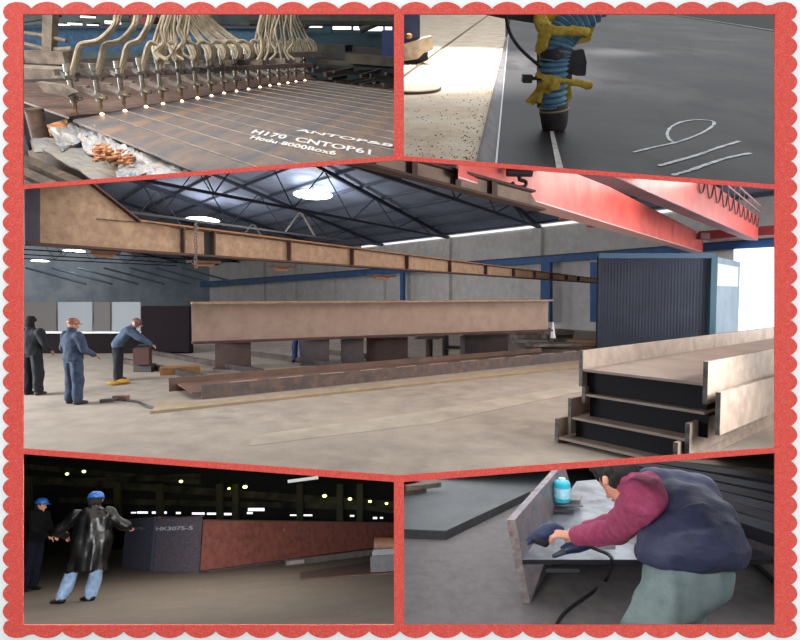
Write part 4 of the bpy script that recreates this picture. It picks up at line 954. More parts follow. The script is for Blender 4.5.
    nav = mat('navy_work', (28, 29, 38), .85, c2=(20, 22, 30), scale=5)
    lblue = mat('light_denim', (80, 98, 120), .85, c2=(64, 80, 102), scale=6)
    dkt = mat('dark_trousers', (24, 25, 34), .85)
    bshoe = mat('work_boot', (52, 44, 42), .7); blkhair = mat('black_hair', (20, 17, 17), .9)
    yhat = mat('pale_helmet', (150, 96, 76), .45)
    b2 = R.P(74, 404, 0)
    human(R, 'person', 'worker in blue denim jacket and trousers with hands at the waist, middle of three', b2, -.7, dict(shL=(-.155, 0, 1.37), shR=(.155, 0, 1.37), elL=(-.23, .0, 1.12), wrL=(-.15, .2, 1.0), elR=(.24, .04, 1.1), wrR=(.14, .24, .98), hiL=(-.08, 0, .9), hiR=(.08, 0, .9), knL=(-.09, .02, .49), knR=(.085, .02, .49), anL=(-.1, 0, .09), anR=(.095, 0, .09)), wide=1.5, top=den, legs=den, shoe=bshoe, hat=yhat, torso_fat=1.1)
    b1 = R.P(33, 395, 0)
    human(R, 'person', 'worker in dark navy clothes at the left border', b1, -.3, dict(shL=(-.155, 0, 1.37), shR=(.155, 0, 1.37), elL=(-.23, -.02, 1.14), wrL=(-.18, .15, 1.0), elR=(.23, 0, 1.13), wrR=(.2, .15, .98), hiL=(-.08, 0, .9), hiR=(.08, 0, .9), knL=(-.09, .02, .49), knR=(.085, .02, .49), anL=(-.1, 0, .09), anR=(.095, 0, .09)), wide=1.5, top=nav, legs=dkt, shoe=bshoe, hair=blkhair)
    b3 = R.P(118, 380.5, 0)
    human(R, 'person', 'worker in light blue shirt bending toward the brown box', b3, -1.35, dict(wai=(0, .06, 1.06), che=(0, .17, 1.24), nek=(0, .26, 1.36), hed=(0, .33, 1.48), shL=(-.19, .2, 1.32), shR=(.19, .2, 1.32), elL=(-.2, .4, 1.1), wrL=(-.12, .58, .93), elR=(.2, .42, 1.1), wrR=(.1, .6, .93)), wide=1.45, h=1.66, top=lblue, legs=dkt, shoe=bshoe, hat=mat('hat_brown', (120, 84, 76), .5))
    b4 = R.P(290, 373, 0); b4 = R.P(289, 369, 0) + V((0, 1.6, 0))
    human(R, 'person', 'person in blue trousers standing behind the plate girder, only legs visible', b4, 2.8, None, wide=1.2, top=den, legs=mat('blue_trousers', (44, 56, 96), .85), shoe=bshoe, hair=blkhair)
room_C()

# ================================================================== ROOM 4 (lower left): night hall with two people
def room_BL():
    R = BL
    quad(R, [(-28, 1.2, 0), (16, 1.2, 0), (16, 42, 0), (-28, 42, 0)], 'floor_night_hall', mat('bl_floor', (132, 120, 110), .8, c2=(112, 102, 94), scale=1.2, c3=(116, 106, 96), scale3=8, bump=.1), (0, 0, -.05))
    blk = mat('bl_wall', (30, 32, 32), .95, c2=(46, 46, 38), scale=.4)
    d = 34
    quad(R, [R.D(-300, 560, d), R.D(420, 560, d), R.D(420, 420, d), R.D(-300, 400, d)], 'wall_back_night_hall', blk, (0, .2, 0))
    quad(R, [V((-7.5, 1.7, -.01)), V((-27, 36, 0)), V((-27, 36, 14)), V((-7.5, 1.7, 8))], 'wall_left_night_hall', blk, (-.1, 0, 0))
    # steel in the dark: beams and columns
    dm = mat('bl_steel', (96, 92, 64), .8, c2=(30, 30, 26), scale=1)
    for i, (a, b, w_) in enumerate((((10, 478), (400, 505), .25), ((10, 484), (200, 476), .2), ((60, 500), (400, 508), .2), ((200, 490), (400, 512), .15), ((20, 466), (200, 482), .2))):
        MB().bar(R.D(*a, 31 + i * .4), R.D(*b, 31 + i * .4), w_, w_ * 1.4).build('roof_beam', dm, None, room=R, tag=('dim olive roof beam in the night hall, %s from the top at its left end' % ORD[(2, 3, 4, 1, 0)[i] if False else i], 'beam', 'dim roof beams'))
    for i, x in enumerate((28, 118, 160, 220, 236, 300, 340, 360)):
        MB().bar(R.D(x, 522, 29), R.D(x, 484, 29), .3, .3, up=V((0, 1, 0))).build('hall_column', mat('bl_col', (60, 66, 56), .8, c2=(84, 76, 46), scale=2), None, room=R, tag=('dim steel column in the dark background, %s from the left' % ORD[i], 'column', 'dim columns'))
    gl = mat('night_lamp', (222, 240, 120), .4, emit=7)
    for i, (x, y, s) in enumerate(((67, 474, 1.8), (84, 471.5, 2.0), (181, 481.5, 2.0), (229, 488.5, 1.5), (245, 487, 2.4), (324.5, 496, 2.2), (350, 499, 2.0), (370, 501.5, 1.7), (386.5, 503.5, 1.6))):
        c = R.D(x, y, 28); u = 28 / F
        t = T(R, 'hall_lamp', 'greenish glowing lamp in the dark hall, %s from the left' % ORD[i], 'lamp', c, 'night hall lamps')
        MB().ball(c, (s * u * .9, s * u * .7, s * u * .6), 12).build('bulb', gl, t, smooth=True)
        MB().tube([c + V((0, 0, s * u * .6)), c + V((0, 0, s * u * 1.5))], [s * u * 1.2, s * u * .3], 10).build('shade', dm, t)
    wn = mat('night_window', (236, 236, 240), .5, emit=1.6)
    k = 0
    for a, b, y, h in ((131, 135, 512, 1.4), (137, 147, 511.5, 2), (152, 166, 511.5, 2.2), (176, 180, 512, 2), (192, 204, 512.5, 2), (207, 216, 512.7, 2), (220, 231, 513, 2.2), (248, 264, 508, 3), (247, 252, 512, 2), (290, 300, 514.5, 1.4), (303, 312, 514.5, 1.6), (350, 354, 515, 1.6), (373, 377, 517, 2), (380, 383, 517, 1.6)):
        k += 1
        MB().prism([R.D(a, y, 32), R.D(b, y, 32), R.D(b, y + h, 32), R.D(a, y + h, 32)], (0, .1, 0)).build('window_%d' % (20 + k), wn, None, room=R, tag=STR)
    MB().bar(R.D(288, 481.5, 20), R.D(318, 477.5, 20), .12, .1).build('tube_lamp', mat('tube', (200, 205, 200), .5, emit=.7), None, room=R, tag=('faint tube lamp near the top of the night hall', 'lamp'))
    # big red-brown girder
    rb = mat('bl_rust', (150, 84, 74), .65, c2=(124, 70, 64), scale=2.2, c3=(164, 104, 92), scale3=6, bump=.1)
    p0 = R.P(200, 572, 0); p1 = R.P(400, 545, 0)
    z1 = R.D(200, 520, p0.y).z; h1 = z1
    def quadw(pts, name, m, tag, v=(0, .08, 0)): return MB().prism(pts, v).build(name, m, None, room=R, tag=tag)
    t = T(R, 'steel_girder', 'tall red-brown steel girder standing on the floor of the night hall', 'girder', (p0 + p1) / 2)
    pA = V((p0.x, p0.y, 0)); pB = V((p1.x, p1.y, 0)); hB = R.D(400, 522.5, p1.y).z
    MB().prism([pA, pB, pB + V((0, 0, hB)), pA + V((0, 0, h1))], (0, .06, 0)).build('web', rb, t)
    dr = (pB - pA).normalized()
    MB().bar(pA + V((0, 0, h1)), pB + V((0, 0, hB)), .16, .025).build('flange', mat('bl_edge', (92, 78, 74), .6), t)
    MB().bar(pA + V((0, 0, .02)), pB + V((0, 0, .02)), .5, .03, os=.1).build('flange', mat('bl_flange', (110, 106, 106), .6, c2=(84, 80, 80), scale=4), t)
    sm = MB()
    for x, y, s in ((246, 531, .02), (243, 527, .015), (284, 530, .04), (288, 541, .03), (302, 533, .05), (270, 526, .015)):
        c = R.W(x, y, pA - V((0, .01, 0)), V((-dr.y, dr.x, 0))); sm.box(c, (s, .004, s * 1.4))
    sm.build('paint_specks', mat('speck', (150, 130, 140), .7), t)
    # label channel lying in front
    a, b = R.P(287, 566, .0), R.P(410, 550, .0)
    t = T(R, 'floor_channel', 'grey steel channel lying along the foot of the red-brown girder', 'channel', (a + b) / 2)
    MB().bar(a, b, .16, .16, ou=.08).build('channel', mat('bl_channel', (124, 118, 114), .5, c2=(96, 90, 88), scale=4), t)
    MB().bar(a + V((.02, -.085, .03)), R.P(304, 564, .0) + V((.02, -.085, .03)), .008, .09, ou=.045).build('pale_sticker', mat('sticker', (190, 184, 176), .6, c2=(140, 130, 124), scale=60), t)
    a, b = R.P(300, 574, 0), R.P(410, 556, 0)
    MB().prism([a, R.P(300, 580, 0), R.P(420, 572, 0), b], (0, 0, .03)).build('rust_strip', mat('bl_strip', (92, 66, 56), .8, c2=(70, 54, 48), scale=5), None, room=R, tag=('flat rusty strip on the floor right of the girder', 'strip'))
    # end plates with writing
    pe = mat('bl_plate', (128, 122, 138), .5, .1, c2=(150, 122, 116), scale=3.5, c3=(92, 100, 122), scale3=8, stretch=(1, 1, 3))
    q0, q1 = R.P(153, 571, 0), R.P(199, 573, 0)
    t = T(R, 'steel_bundle', 'dark bundled steel plates with white chalk writing, left of the girder', 'steel plates', (q0 + q1) / 2)
    hq = R.D(153, 519, q0.y).z
    MB().prism([q0, R.P(172, 575, 0) * V((1, 1, 1)), q1, q1 + V((0, 0, hq)), q0 + V((0, 0, hq))] if False else [q0, q1, q1 + V((0, 0, hq)), q0 + V((0, 0, hq))], (-.4, 1.0, 0)).build('plates', pe, t)
    for i in range(5):
        zz = hq * (.16 + .16 * i); MB().bar(q0 + V((.02, -.008, zz)), q1 + V((-.02, -.008, zz + .01)), .008, .006).build('plate_edge', mat('bl_line', (110, 104, 116), .6), t)
    MB().bar(q0 + V((0, -.01, hq)), q1 + V((0, -.01, hq)), .1, .03).build('top_lip', mat('bl_edge', (92, 78, 74)), t)
    ch = mat('bl_chalk', (216, 222, 232), .9)
    c0 = R.W(155.5, 530.5, q0 - V((0, .02, 0)), V((-(q1 - q0).y, (q1 - q0).x, 0)).normalized()); c1 = R.W(198, 529.5, q0 - V((0, .02, 0)), V((-(q1 - q0).y, (q1 - q0).x, 0)).normalized())
    text_mb('HK3075-5', c0, c1 - c0, Z, ((c1 - c0).length / 4.7, .13)).build('chalk_writing', ch, t)
    r0, r1 = R.P(120, 566, 0), R.P(150, 570.5, 0); r0.y += .1; hr = R.D(130, 519, r0.y).z
    t = T(R, 'steel_bundle', 'blue-grey steel plates partly hidden behind the leather coat', 'steel plates', (r0 + r1) / 2)
    MB().prism([r0, r1, r1 + V((0, 0, hr)), r0 + V((0, 0, hr))], (.1, 1.3, 0)).build('plates', mat('bl_plate2', (104, 112, 136), .5, .1, c2=(132, 130, 148), scale=4, stretch=(1, 1, 4)), t)
    c0 = R.W(131, 530, r0 - V((0, .02, 0)), V((-(r1 - r0).y, (r1 - r0).x, 0)).normalized()); c1 = R.W(148.5, 529.5, r0 - V((0, .02, 0)), V((-(r1 - r0).y, (r1 - r0).x, 0)).normalized())
    text_mb('1070-', c0, c1 - c0, Z, ((c1 - c0).length / 2.9, .11)).build('chalk_writing', ch, t)
    MB().bar(r1 + V((0, .3, 0)), r1 + V((.05, .3, hr)), .08, .1, up=V((0, 1, 0))).build('rust_stop', rb, None, room=R, tag=('narrow rusty upright between the two plate bundles', 'post'))
    # right machine
    base = R.P(386, 572, 0); d = base.y
    t = T(R, 'grey_machine', 'grey machine block with brown rounded drum at the right edge', 'machine', base)
    MB().box(R.D(388, 563, d) , (.75, .4, .34)).build('base_block', mat('bl_mach', (88, 88, 92), .6, c2=(70, 70, 76), scale=5), t, bevel=.02)
    MB().box(R.D(386, 553, d + .1), (.6, .35, .18)).build('mid_block', mat('bl_mach2', (104, 106, 112), .5), t, bevel=.03)
    MB().tube([R.D(374, 545, d + .1), R.D(410, 545, d + .1)], .16, 24).build('drum', mat('bl_drum', (132, 94, 70), .6, c2=(110, 76, 58), scale=6), t, smooth=True)
    # people
    leather = mat('black_leather', (8, 8, 10), .36, bump=.4, bscale=9, spec=.45)
    jean = mat('pale_jeans', (126, 152, 186), .85, c2=(104, 132, 170), scale=6, c3=(150, 174, 204), scale3=14)
    bhat = mat('blue_helmet', (28, 82, 160), .35, c2=(40, 104, 184), scale=10)
    bs = mat('black_shoe', (20, 18, 20), .4)
    b = R.P(83, 602, 0); h = R.D(89, 490, b.y).z * .97
    human(R, 'person', 'person from behind in long black leather coat, pale jeans and blue helmet', b, .25, dict(elL=(-.35, .03, 1.12), wrL=(-.29, .27, 1.02), elR=(.33, .08, 1.14), wrR=(.37, .34, 1.10), shL=(-.16, 0, 1.345), shR=(.16, 0, 1.345), knL=(-.14, .06, .49), anL=(-.22, -.02, .09), knR=(.10, -.02, .50), anR=(.06, .10, .09), toe=(-.9, .5, 0)), wide=1.6, h=h, top=leather, legs=jean, shoe=bs, hat=bhat, hair=mat('black_hair', (26, 22, 22)), coat_len=.5, fold=(.05, 7, .35), torso_fat=1.12)
    b = R.P(27, 591, 0); h = R.D(30, 497, b.y).z * .97
    human(R, 'person', 'person in dark jacket and navy trousers with blue and white helmet at left border', b, -1.65, dict(elL=(-.26, .05, 1.14), wrL=(-.14, .22, 1.0), elR=(.24, .08, 1.14), wrR=(.12, .26, .98), toe=(.1, 1, 0)), wide=1.35, h=h, top=mat('bl_jacket', (11, 11, 13), .95, spec=.2), legs=mat('bl_navy', (18, 20, 34), .95, spec=.2), shoe=bs, hat=bhat, hair=mat('black_hair', (26, 22, 22)), face=-.2)
room_BL()

# ================================================================== ROOM 5 (lower right): grinding on a beam
def room_BR():
    R = BR
    quad(R, [(-2, 1.6, 0), (14, 1.6, 0), (14, 16, 0), (-2, 16, 0)], 'floor_grinding_bay', mat('br_floor', (104, 99, 100), .85, c2=(96, 91, 92), scale=1.2, c3=(112, 107, 107), scale3=14, bump=.15, bscale=60), (0, 0, -.05))
    quad(R, [R.D(380, 560, 15), R.D(1000, 560, 15), R.D(1000, 200, 15), R.D(380, 200, 15)], 'wall_back_grinding_bay', mat('br_back', (34, 30, 28), .9), (0, .1, 0))
    # thick slab at left
    slab = mat('br_slab', (96, 98, 100), .8, 0, c2=(84, 86, 88), scale=3)
    zt = .07
    pts = [R.P(392, 528.5, zt), R.P(446, 530.5, zt), R.P(552, 481, zt), R.P(545, 468, zt), R.P(445, 462, zt), R.P(392, 498, zt)]
    t = T(R, 'steel_slab', 'thick flat grey steel slab lying on the floor at the left', 'slab', R.P(470, 520, 0))
    MB().prism(pts, (0, 0, -.006)).build('top_face', slab, t)
    MB().prism([p - V((0, 0, .006)) for p in pts], (0, 0, -zt + .006)).build('edge', mat('br_edge', (44, 44, 48), .6, c2=(62, 62, 66), scale=10), t)
    for i, (a, b) in enumerate((((404, 492), (425, 489)), ((404, 488), (440, 484)))):
        MB().bar(R.P(*a, .09 + .05 * i), R.P(*b, .09 + .05 * i), .06, .04).build('bearer', mat('br_wood', (112, 96, 82), .8, c2=(60, 54, 50), scale=12), None, room=R, tag=('%s brown bar at the far left beyond the slab' % ('nearer', 'farther')[i], 'bar', 'bars beyond the slab'))
    # beam being machined
    steel = mat('br_steel', (104, 106, 114), .4, .4, c2=(78, 78, 84), scale=3.5, c3=(148, 152, 160), scale3=5)
    fl_m = mat('br_flange', (138, 132, 134), .45, .4, c2=(150, 120, 122), scale=5, c3=(104, 104, 110), scale3=12)
    zw = .27
    A = R.P(527, 561.5, zw); B = R.P(790, 561, zw)
    C1 = R.D(534, 491, 3.95); ztop = R.D(507, 519, A.y - .02).z
    zc = ztop
    farL = R.P(532, 492, zc); nearL = R.P(507, 519.5, zc)
    dirv = (farL - nearL).normalized(); L_ = 4.6
    nearG = V((nearL.x, nearL.y, 0))
    t = T(R, 'work_beam', 'large grey steel H beam lying on the floor being ground', 'beam', nearG)
    xa = V((1, 0, 0))
    # left flange: plate with lean like the photograph (bottom further right)
    gB = R.P(522, 603, 0); gT = nearL
    MB().prism([gB, gT, gT + dirv * 1.35, gB + dirv * 1.6], xa * .045).build('flange', fl_m, t)
    MB().prism([gB - dirv * .006, gB + xa * .045 - dirv * .006, gT + xa * .045 - dirv * .006, gT - dirv * .006], dirv * .008).build('flange_end', mat('br_cut', (176, 170, 168), .4, .4, c2=(140, 112, 112), scale=20), t)
    wA = gB + (gT - gB) * (zw / ztop) + xa * .045; wR = V((B.x, wA.y + .0, zw))
    MB().prism([wA, wR, wR + dirv * 2.2 , wA + dirv * 1.7], (0, 0, -.018)).build('web', steel, t)
    MB().prism([wA + V((0, -.003, 0)), wR + V((0, -.003, 0)), wR + V((0, -.003, -.025)), wA + V((0, -.003, -.025))], (0, .004, 0)).build('web_edge', mat('br_black', (22, 22, 26), .6), t)
    # triangular stiffener below web
    MB().prism([wA - V((0, 0, .02)), wA + V((.13, .02, -.02)), gB + xa * .06 + V((0, .02, .0)), gB + xa * .045], (0, .02, 0)).build('gusset', fl_m, t)
    MB().prism([R.P(546, 566, .22), R.P(580, 566, .22), R.P(580, 569, .22), R.P(546, 569, .22)], (0, 0, -.02)).build('backing_bar', mat('br_dark', (56, 56, 62), .5), t)
    # raised right-hand flange and slabs behind the man
    MB().prism([R.P(700, 505, .45), R.P(800, 541, .45), R.P(800, 530, .45), R.P(700, 490, .45)], (0, 0, -.03)).build('far_ledge', steel, t)
    MB().prism([R.P(690, 500, .40), R.P(810, 548, .40), R.P(810, 548, .40) - V((0, 0, .14)), R.P(690, 500, .40) - V((0, 0, .14))], (0, .03, 0)).build('far_flange', fl_m, t)
    dk = mat('br_slabs', (24, 25, 30), .9, .0, spec=.15, c2=(16, 16, 20), scale=3, c3=(40, 40, 46), scale3=6)
    for i in range(6):
        y0 = 459 + i * 7; a = R.P(640, y0 + 1 - i * 1.5, .5); b = R.P(830, y0 + 30 + i * 5, .5)
        MB().bar(a, b, .16, .07, ou=-.04 * i * 0 - .02).build('dark_slab', dk if i % 2 else mat('br_slabs2', (36, 34, 38), .9, 0, spec=.15, c2=(26, 25, 29), scale=4), None, room=R, tag=('long dark steel bar behind the kneeling man, %s from the back' % ORD[i], 'bar', 'dark bars behind the man'))
    MB().prism([R.P(600, 452, .4), R.P(830, 440, .4), R.P(830, 475, .4), R.P(640, 458, .4)], (0, 0, -.3)).build('rusty_block', mat('br_rusty', (74, 56, 42), .8, c2=(50, 42, 34), scale=4), None, room=R, tag=('rusty brown block in the dark upper right background', 'block'))
    MB().bar(R.P(752, 561, .02), R.P(790, 596, .02), .03, .02).build('floor_bar', mat('br_black', (22, 22, 26)), None, room=R, tag=('thin black bar on the floor at the right', 'bar'))
    # tray plates and can
    t = T(R, 'scrap_tray', 'small pale steel plates crossed on the beam under the blue can', 'plates', R.P(556, 500, .32))
    MB().prism([R.P(530, 499, .30), R.P(579, 500, .30), R.P(583, 507, .30), R.P(533, 507, .30)][::-1], (0, 0, .012)).build('plate', steel, t)
    MB().prism([R.P(531, 493, .33), R.P(582, 497, .33), R.P(580, 502, .33), R.P(529, 500, .33)], (0, 0, .012)).build('plate', fl_m, t)
    MB().prism([R.P(538, 508, .285), R.P(574, 509, .285), R.P(574, 513, .285), R.P(538, 512, .285)], (0, 0, .02)).build('plate', mat('br_dark', (56, 56, 62)), t)
    c = R.P(562, 501, .345); u = c.y / F
    t = T(R, 'spray_can', 'turquoise cylindrical can with white label on the crossed plates', 'can', c)
    MB().tube([c, c + V((0, 0, .003)), c + V((0, 0, 18 * u)), c + V((0, 0, 20 * u)), c + V((0, 0, 20.5 * u))], [7.6 * u, 8 * u, 8 * u, 6.5 * u, 5 * u], 28).build('can_body', mat('can_blue', (38, 176, 200), .35), t, smooth=True)
    MB().tube([c + V((0, 0, 4 * u)), c + V((0, 0, 14 * u))], 8.15 * u, 28).build('can_label', mat('can_label', (196, 226, 236), .4, c2=(120, 206, 222), scale=40), t, smooth=True)
    MB().tube([c + V((0, 0, 20 * u)), c + V((0, 0, 23 * u))], 3.4 * u, 16).build('nozzle', mat('can_cap', (176, 226, 236), .4), t, smooth=True)
    # two drills
    nb = mat('drill_navy', (24, 40, 84), .45, c2=(16, 24, 52), scale=20); ng = mat('drill_grey', (70, 74, 80), .4, .4)
    dh = 3.0
    t = T(R, 'power_drill', 'navy blue power grinder gripped in the hand over the bright steel', 'power tool', R.D(545, 545, dh))
    MB().loft([(R.D(527.5, 542, dh), .016, .014, (0, 0, 1)), (R.D(531, 540, dh), .022, .02, (0, 0, 1)), (R.D(537, 536, dh), .032, .032, (0, 0, 1)), (R.D(546, 532.5, dh), .048, .036, (0, 0, 1)), (R.D(556, 530, dh), .042, .034, (0, 0, 1)), (R.D(563, 531, dh), .024, .024, (0, 0, 1))], 16).build('housing', nb, t, smooth=True)
    MB().cap(R.D(535, 540, dh - .02), R.D(545, 543, dh - .02), .018, .022).build('grip', mat('br_black', (22, 22, 26)), t, smooth=True)
    MB().tube([R.D(526.5, 543, dh), R.D(531, 541.5, dh)], .014, 12).build('chuck', ng, t, smooth=True)
    t = T(R, 'power_drill', 'navy power grinder lying on the beam in front of the hand', 'power tool', R.D(570, 556, dh - .05))
    d2 = dh - .03
    MB().loft([(R.D(562, 551, d2), .022, .02, (0, 0, 1)), (R.D(568, 548, d2), .03, .028, (0, 0, 1)), (R.D(578, 546.5, d2), .032, .03, (0, 0, 1)), (R.D(588, 544, d2), .028, .024, (0, 0, 1)), (R.D(592, 544, d2), .014, .014, (0, 0, 1))], 16).build('housing', nb, t, smooth=True)
    MB().cap(R.D(554, 556, d2 - .02), R.D(563, 552, d2 - .02), .011, .016).build('head', ng, t, smooth=True)
    MB().tube([R.D(588, 546, d2), R.D(600, 541, d2)], .012, 8).build('fitting', ng, t)
    MB().box(R.D(603, 545, dh + .1), (.12, .05, .03)).build('metal_fitting', mat('chrome_fit', (206, 208, 212), .3, .4), None, room=R, tag=('shiny metal fitting beside the resting grinder under the sleeve', 'fitting'))
    MB().tube(curve([R.D(588, 546, d2 - .02), R.D(598, 550, d2 - .04), R.D(609, 555, d2 - .12), R.D(612, 564, d2 - .2), R.P(606, 580, .01), R.P(590, 594, .01), R.P(570, 608, .01), R.P(559, 620, .01), R.P(552, 640, .01)], 7), .0095, 8).build('power_cord', mat('br_black', (22, 22, 26)), t, smooth=True)
    # the man: built from pixel-guided joints
    man = T(R, 'person', 'man bending over the beam in dark blue vest, maroon sweater and grey trousers', 'person', R.P(675, 640, 0) * V((1, 1, 0)) )
    jd = {k: R.D(x, y, d) for k, (x, y, d) in dict(hed=(617, 478, 2.85), nek=(642, 490, 2.72), che=(668, 505, 2.6), wai=(695, 530, 2.5), pel=(705, 552, 2.42), shR=(643, 500, 2.52), elR=(616, 531, 2.7), wrR=(573, 536, 2.93), shL=(655, 486, 2.92), elL=(625, 520, 3.08), wrL=(585, 530, 3.1), hiR=(670, 584, 2.40), knR=(648, 632, 2.36), anR=(655, 690, 2.5), hiL=(696, 582, 2.46), knL=(674, 628, 2.50), anL=(690, 680, 2.75)).items()}
    for a in ('anR', 'anL'): jd[a].z = .09
    j = jd
    sk = mat('skin', (196, 140, 116), .55)
    b = MB()
    fwd = (R.D(598, 496, 2.95) - j['hed']).normalized(); up = (j['hed'] - j['nek']); up = (up - up.dot(fwd) * fwd).normalized(); hx = up.cross(fwd).normalized()
    H = j['hed']
    b.loft([(H - up * .115 + fwd * .035, .03, .03, hx), (H - up * .09 + fwd * .025, .052, .06, hx), (H - up * .04 + fwd * .008, .07, .085, hx), (H + up * .02, .078, .097, hx), (H + up * .07, .07, .088, hx), (H + up * .105, .045, .055, hx), (H + up * .118, .01, .01, hx)], 14)
    b.cap(H + fwd * .09, H - up * .035 + fwd * .108, .010, .015, 8); b.cap(H - up * .07 + fwd * .088 - hx * .018, H - up * .07 + fwd * .088 + hx * .018, .009, .009, 6)
    for sx in (-1, 1): b.ball(H + hx * sx * .08, (.02, .02, .03), 10); b.cap(H + hx * sx * .015 + up * .02 + fwd * .086, H + hx * sx * .045 + up * .02 + fwd * .07, .011, .009, 6)
    b.cap(j['nek'], H - up * .05, .062, .056); b.cap(j['che'], j['nek'], .08, .06); b.cap(j['pel'], j['che'], .1, .09)
    for s_ in 'LR':
        b.cap(j['sh' + s_], j['el' + s_], .048, .04); b.cap(j['el' + s_], j['wr' + s_], .038, .027); b.cap(j['hi' + s_], j['kn' + s_], .08, .055); b.cap(j['kn' + s_], j['an' + s_], .05, .036)
        w = j['wr' + s_]; a = (w - j['el' + s_]).normalized()
        if s_ == 'R': a = (R.D(552, 533, 2.96) - w).normalized()
        nrm = Z - a * Z.dot(a); nrm.normalize(); sd = a.cross(nrm); m_ = w + a * .085
        b.loft([(w - a * .02, .024, .022, sd), (w + a * .03, .038, .02, sd), (m_, .043, .018, sd), (m_ + a * .01, .034, .012, sd)], 12)
        for q in range(4):
            ln = (.056, .074, .08, .07)[q]; f0 = m_ + sd * (q - 1.5) * .0215
            f1 = f0 + (a * .8 - nrm * .6).normalized() * ln * .45; f2 = f1 + (a * .15 - nrm).normalized() * ln * .3; f3 = f2 + (-a * .6 - nrm * .6).normalized() * ln * .28
            b.cap(f0 - a * .012, f1, .0098, .0092, 8); b.cap(f1, f2, .0092, .0085, 8); b.cap(f2, f3, .0085, .0075, 8)
        th = w + a * .025 + sd * .03; t1 = th + (a * .7 + sd * .5 - nrm * .4).normalized() * .042
        b.cap(th, t1, .0135, .0115, 8); b.cap(t1, t1 + (a * .8 - nrm * .5 - sd * .2).normalized() * .03, .0115, .009, 8)
    b.build('body', sk, man, remesh=.005)
    q = MB(); sweater = mat('maroon_sweater', (132, 44, 78), .9, c2=(112, 36, 66), scale=8, c3=(150, 58, 92), scale3=30, bump=.15, bscale=90)
    for s_ in 'RL':
        f = 1 if s_ == 'R' else .9
        q.cap(j['sh' + s_], j['el' + s_], .1 * f, .068 * f); q.cap(j['el' + s_], j['wr' + s_] + (j['el' + s_] - j['wr' + s_]).normalized() * .02, .064 * f, .05 * f)
    q.cap(j['shR'], j['shL'], .1, .1); q.cap(j['nek'] * .6 + j['che'] * .4, j['nek'] * .4 + H * .6, .085, .068)
    q.build('sweater', sweater, man, remesh=.012, wob=(.016, 12))
    q = MB(); vest = mat('navy_vest', (40, 44, 72), .6, c2=(34, 36, 58), scale=4, c3=(48, 52, 82), scale3=14, bump=.9, bscale=9, stretch=(1, 1, 2.2, .6))
    sd0 = V((0, 1, 0)); 
    q.loft([(R.D(655, 492, 2.7), .07, .1, (0, .3, 1)), (R.D(664, 499, 2.66), .125, .16, (0, .3, 1)), (R.D(680, 512, 2.6), .165, .19, (0, .3, 1)), (R.D(694, 527, 2.53), .185, .2, (.15, .3, 1)), (R.D(700, 540, 2.5), .18, .2, (.5, .3, 1)), (R.D(700, 548, 2.48), .16, .18, (1, .2, .3))], 24)
    q.loft([(R.D(682, 520, 2.52), .17, .17, (1, 0, 0)), (R.D(690, 536, 2.47), .222, .19, (1, 0, 0)), (R.D(692, 548, 2.46), .244, .17, (1, 0, 0)), (R.D(692, 558, 2.46), .246, .14, (1, 0, 0)), (R.D(692, 561, 2.46), .236, .13, (1, 0, 0))], 28)
    q.cap(R.D(654, 486, 2.7), R.D(694, 497, 2.68), .09, .125)
    q.cap(R.D(650, 536, 2.5), R.D(652, 552, 2.45), .06, .06)
    q.build('vest', vest, man, remesh=.012, wob=(.014, 13, .8))
    q = MB(); tro = mat('grey_trousers', (104, 118, 120), .85, c2=(90, 104, 108), scale=5, c3=(118, 132, 132), scale3=12, bump=.3, bscale=12)
    q.loft([(R.D(692, 554, 2.46), .19, .11, (1, 0, 0)), (R.D(687, 570, 2.45), .198, .12, (1, 0, 0)), (R.D(678, 588, 2.43), .158, .12, (1, 0, 0)), (R.D(668, 606, 2.42), .125, .11, (1, 0, 0))], 24)
    for s_, w0, w1 in (('R', .105, .105), ('L', .09, .085)):
        q.cap(j['hi' + s_], j['kn' + s_], w0, w1); q.cap(j['kn' + s_], j['an' + s_] + V((0, 0, .06)), w1, .075)
    q.build('trousers', tro, man, remesh=.012, wob=(.014, 14, .6))
    q = MB(); c = H + up * .02 - fwd * .015
    q.loft([(c - up * .1 - fwd * .03, .05, .05, hx), (c - up * .05 - fwd * .022, .084, .085, hx), (c + up * .02 - fwd * .006, .096, .112, hx), (c + up * .085 + fwd * .01, .086, .108, hx), (c + up * .125, .05, .066, hx), (c + up * .14, .01, .01, hx)], 18)
    q.build('hair', mat('black_hair', (26, 22, 22)), man, remesh=.009, wob=(.014, 34))
    for s_ in 'RL':
        a = j['an' + s_]; q = MB(); fd = V((-.6, .8, 0)).normalized(); g = V((a.x, a.y, .0))
        q.loft([(g - fd * .08 + V((0, 0, .04)), .03, .03, fd.cross(Z)), (g + V((0, 0, .048)), .046, .045, fd.cross(Z)), (g + fd * .12 + V((0, 0, .035)), .05, .033, fd.cross(Z)), (g + fd * .18 + V((0, 0, .028)), .03, .02, fd.cross(Z))], 12)
        q.cap(a, g + V((0, 0, .06)), .048, .045); q.build('shoe', mat('black_shoe', (20, 18, 20)), man, remesh=.012)
room_BR()

# ================================================================== light, world, camera
def light(kind, room, pos, target, energy, size=1, size_y=None, color=(1, 1, 1), spot=None, blend=.5, name='lamp_light'):
    ld = bpy.data.lights.new(name, kind); ld.energy = energy; ld.color = color
    if kind == 'AREA':
        ld.size = size
        if size_y: ld.shape = 'RECTANGLE'; ld.size_y = size_y
    elif kind in ('POINT', 'SPOT'): ld.shadow_soft_size = size
    if spot: ld.spot_size = spot; ld.spot_blend = blend
    o = bpy.data.objects.new(name, ld); col.objects.link(o)
    p = room.M @ V(pos); q = room.M @ V(target)
    z = (p - q).normalized(); x = (V((1, 0, 0)) - z * z.x).normalized(); y = z.cross(x)
    o.matrix_world = Matrix.Translation(p) @ Matrix((x, y, z)).transposed().to_4x4()
    return o
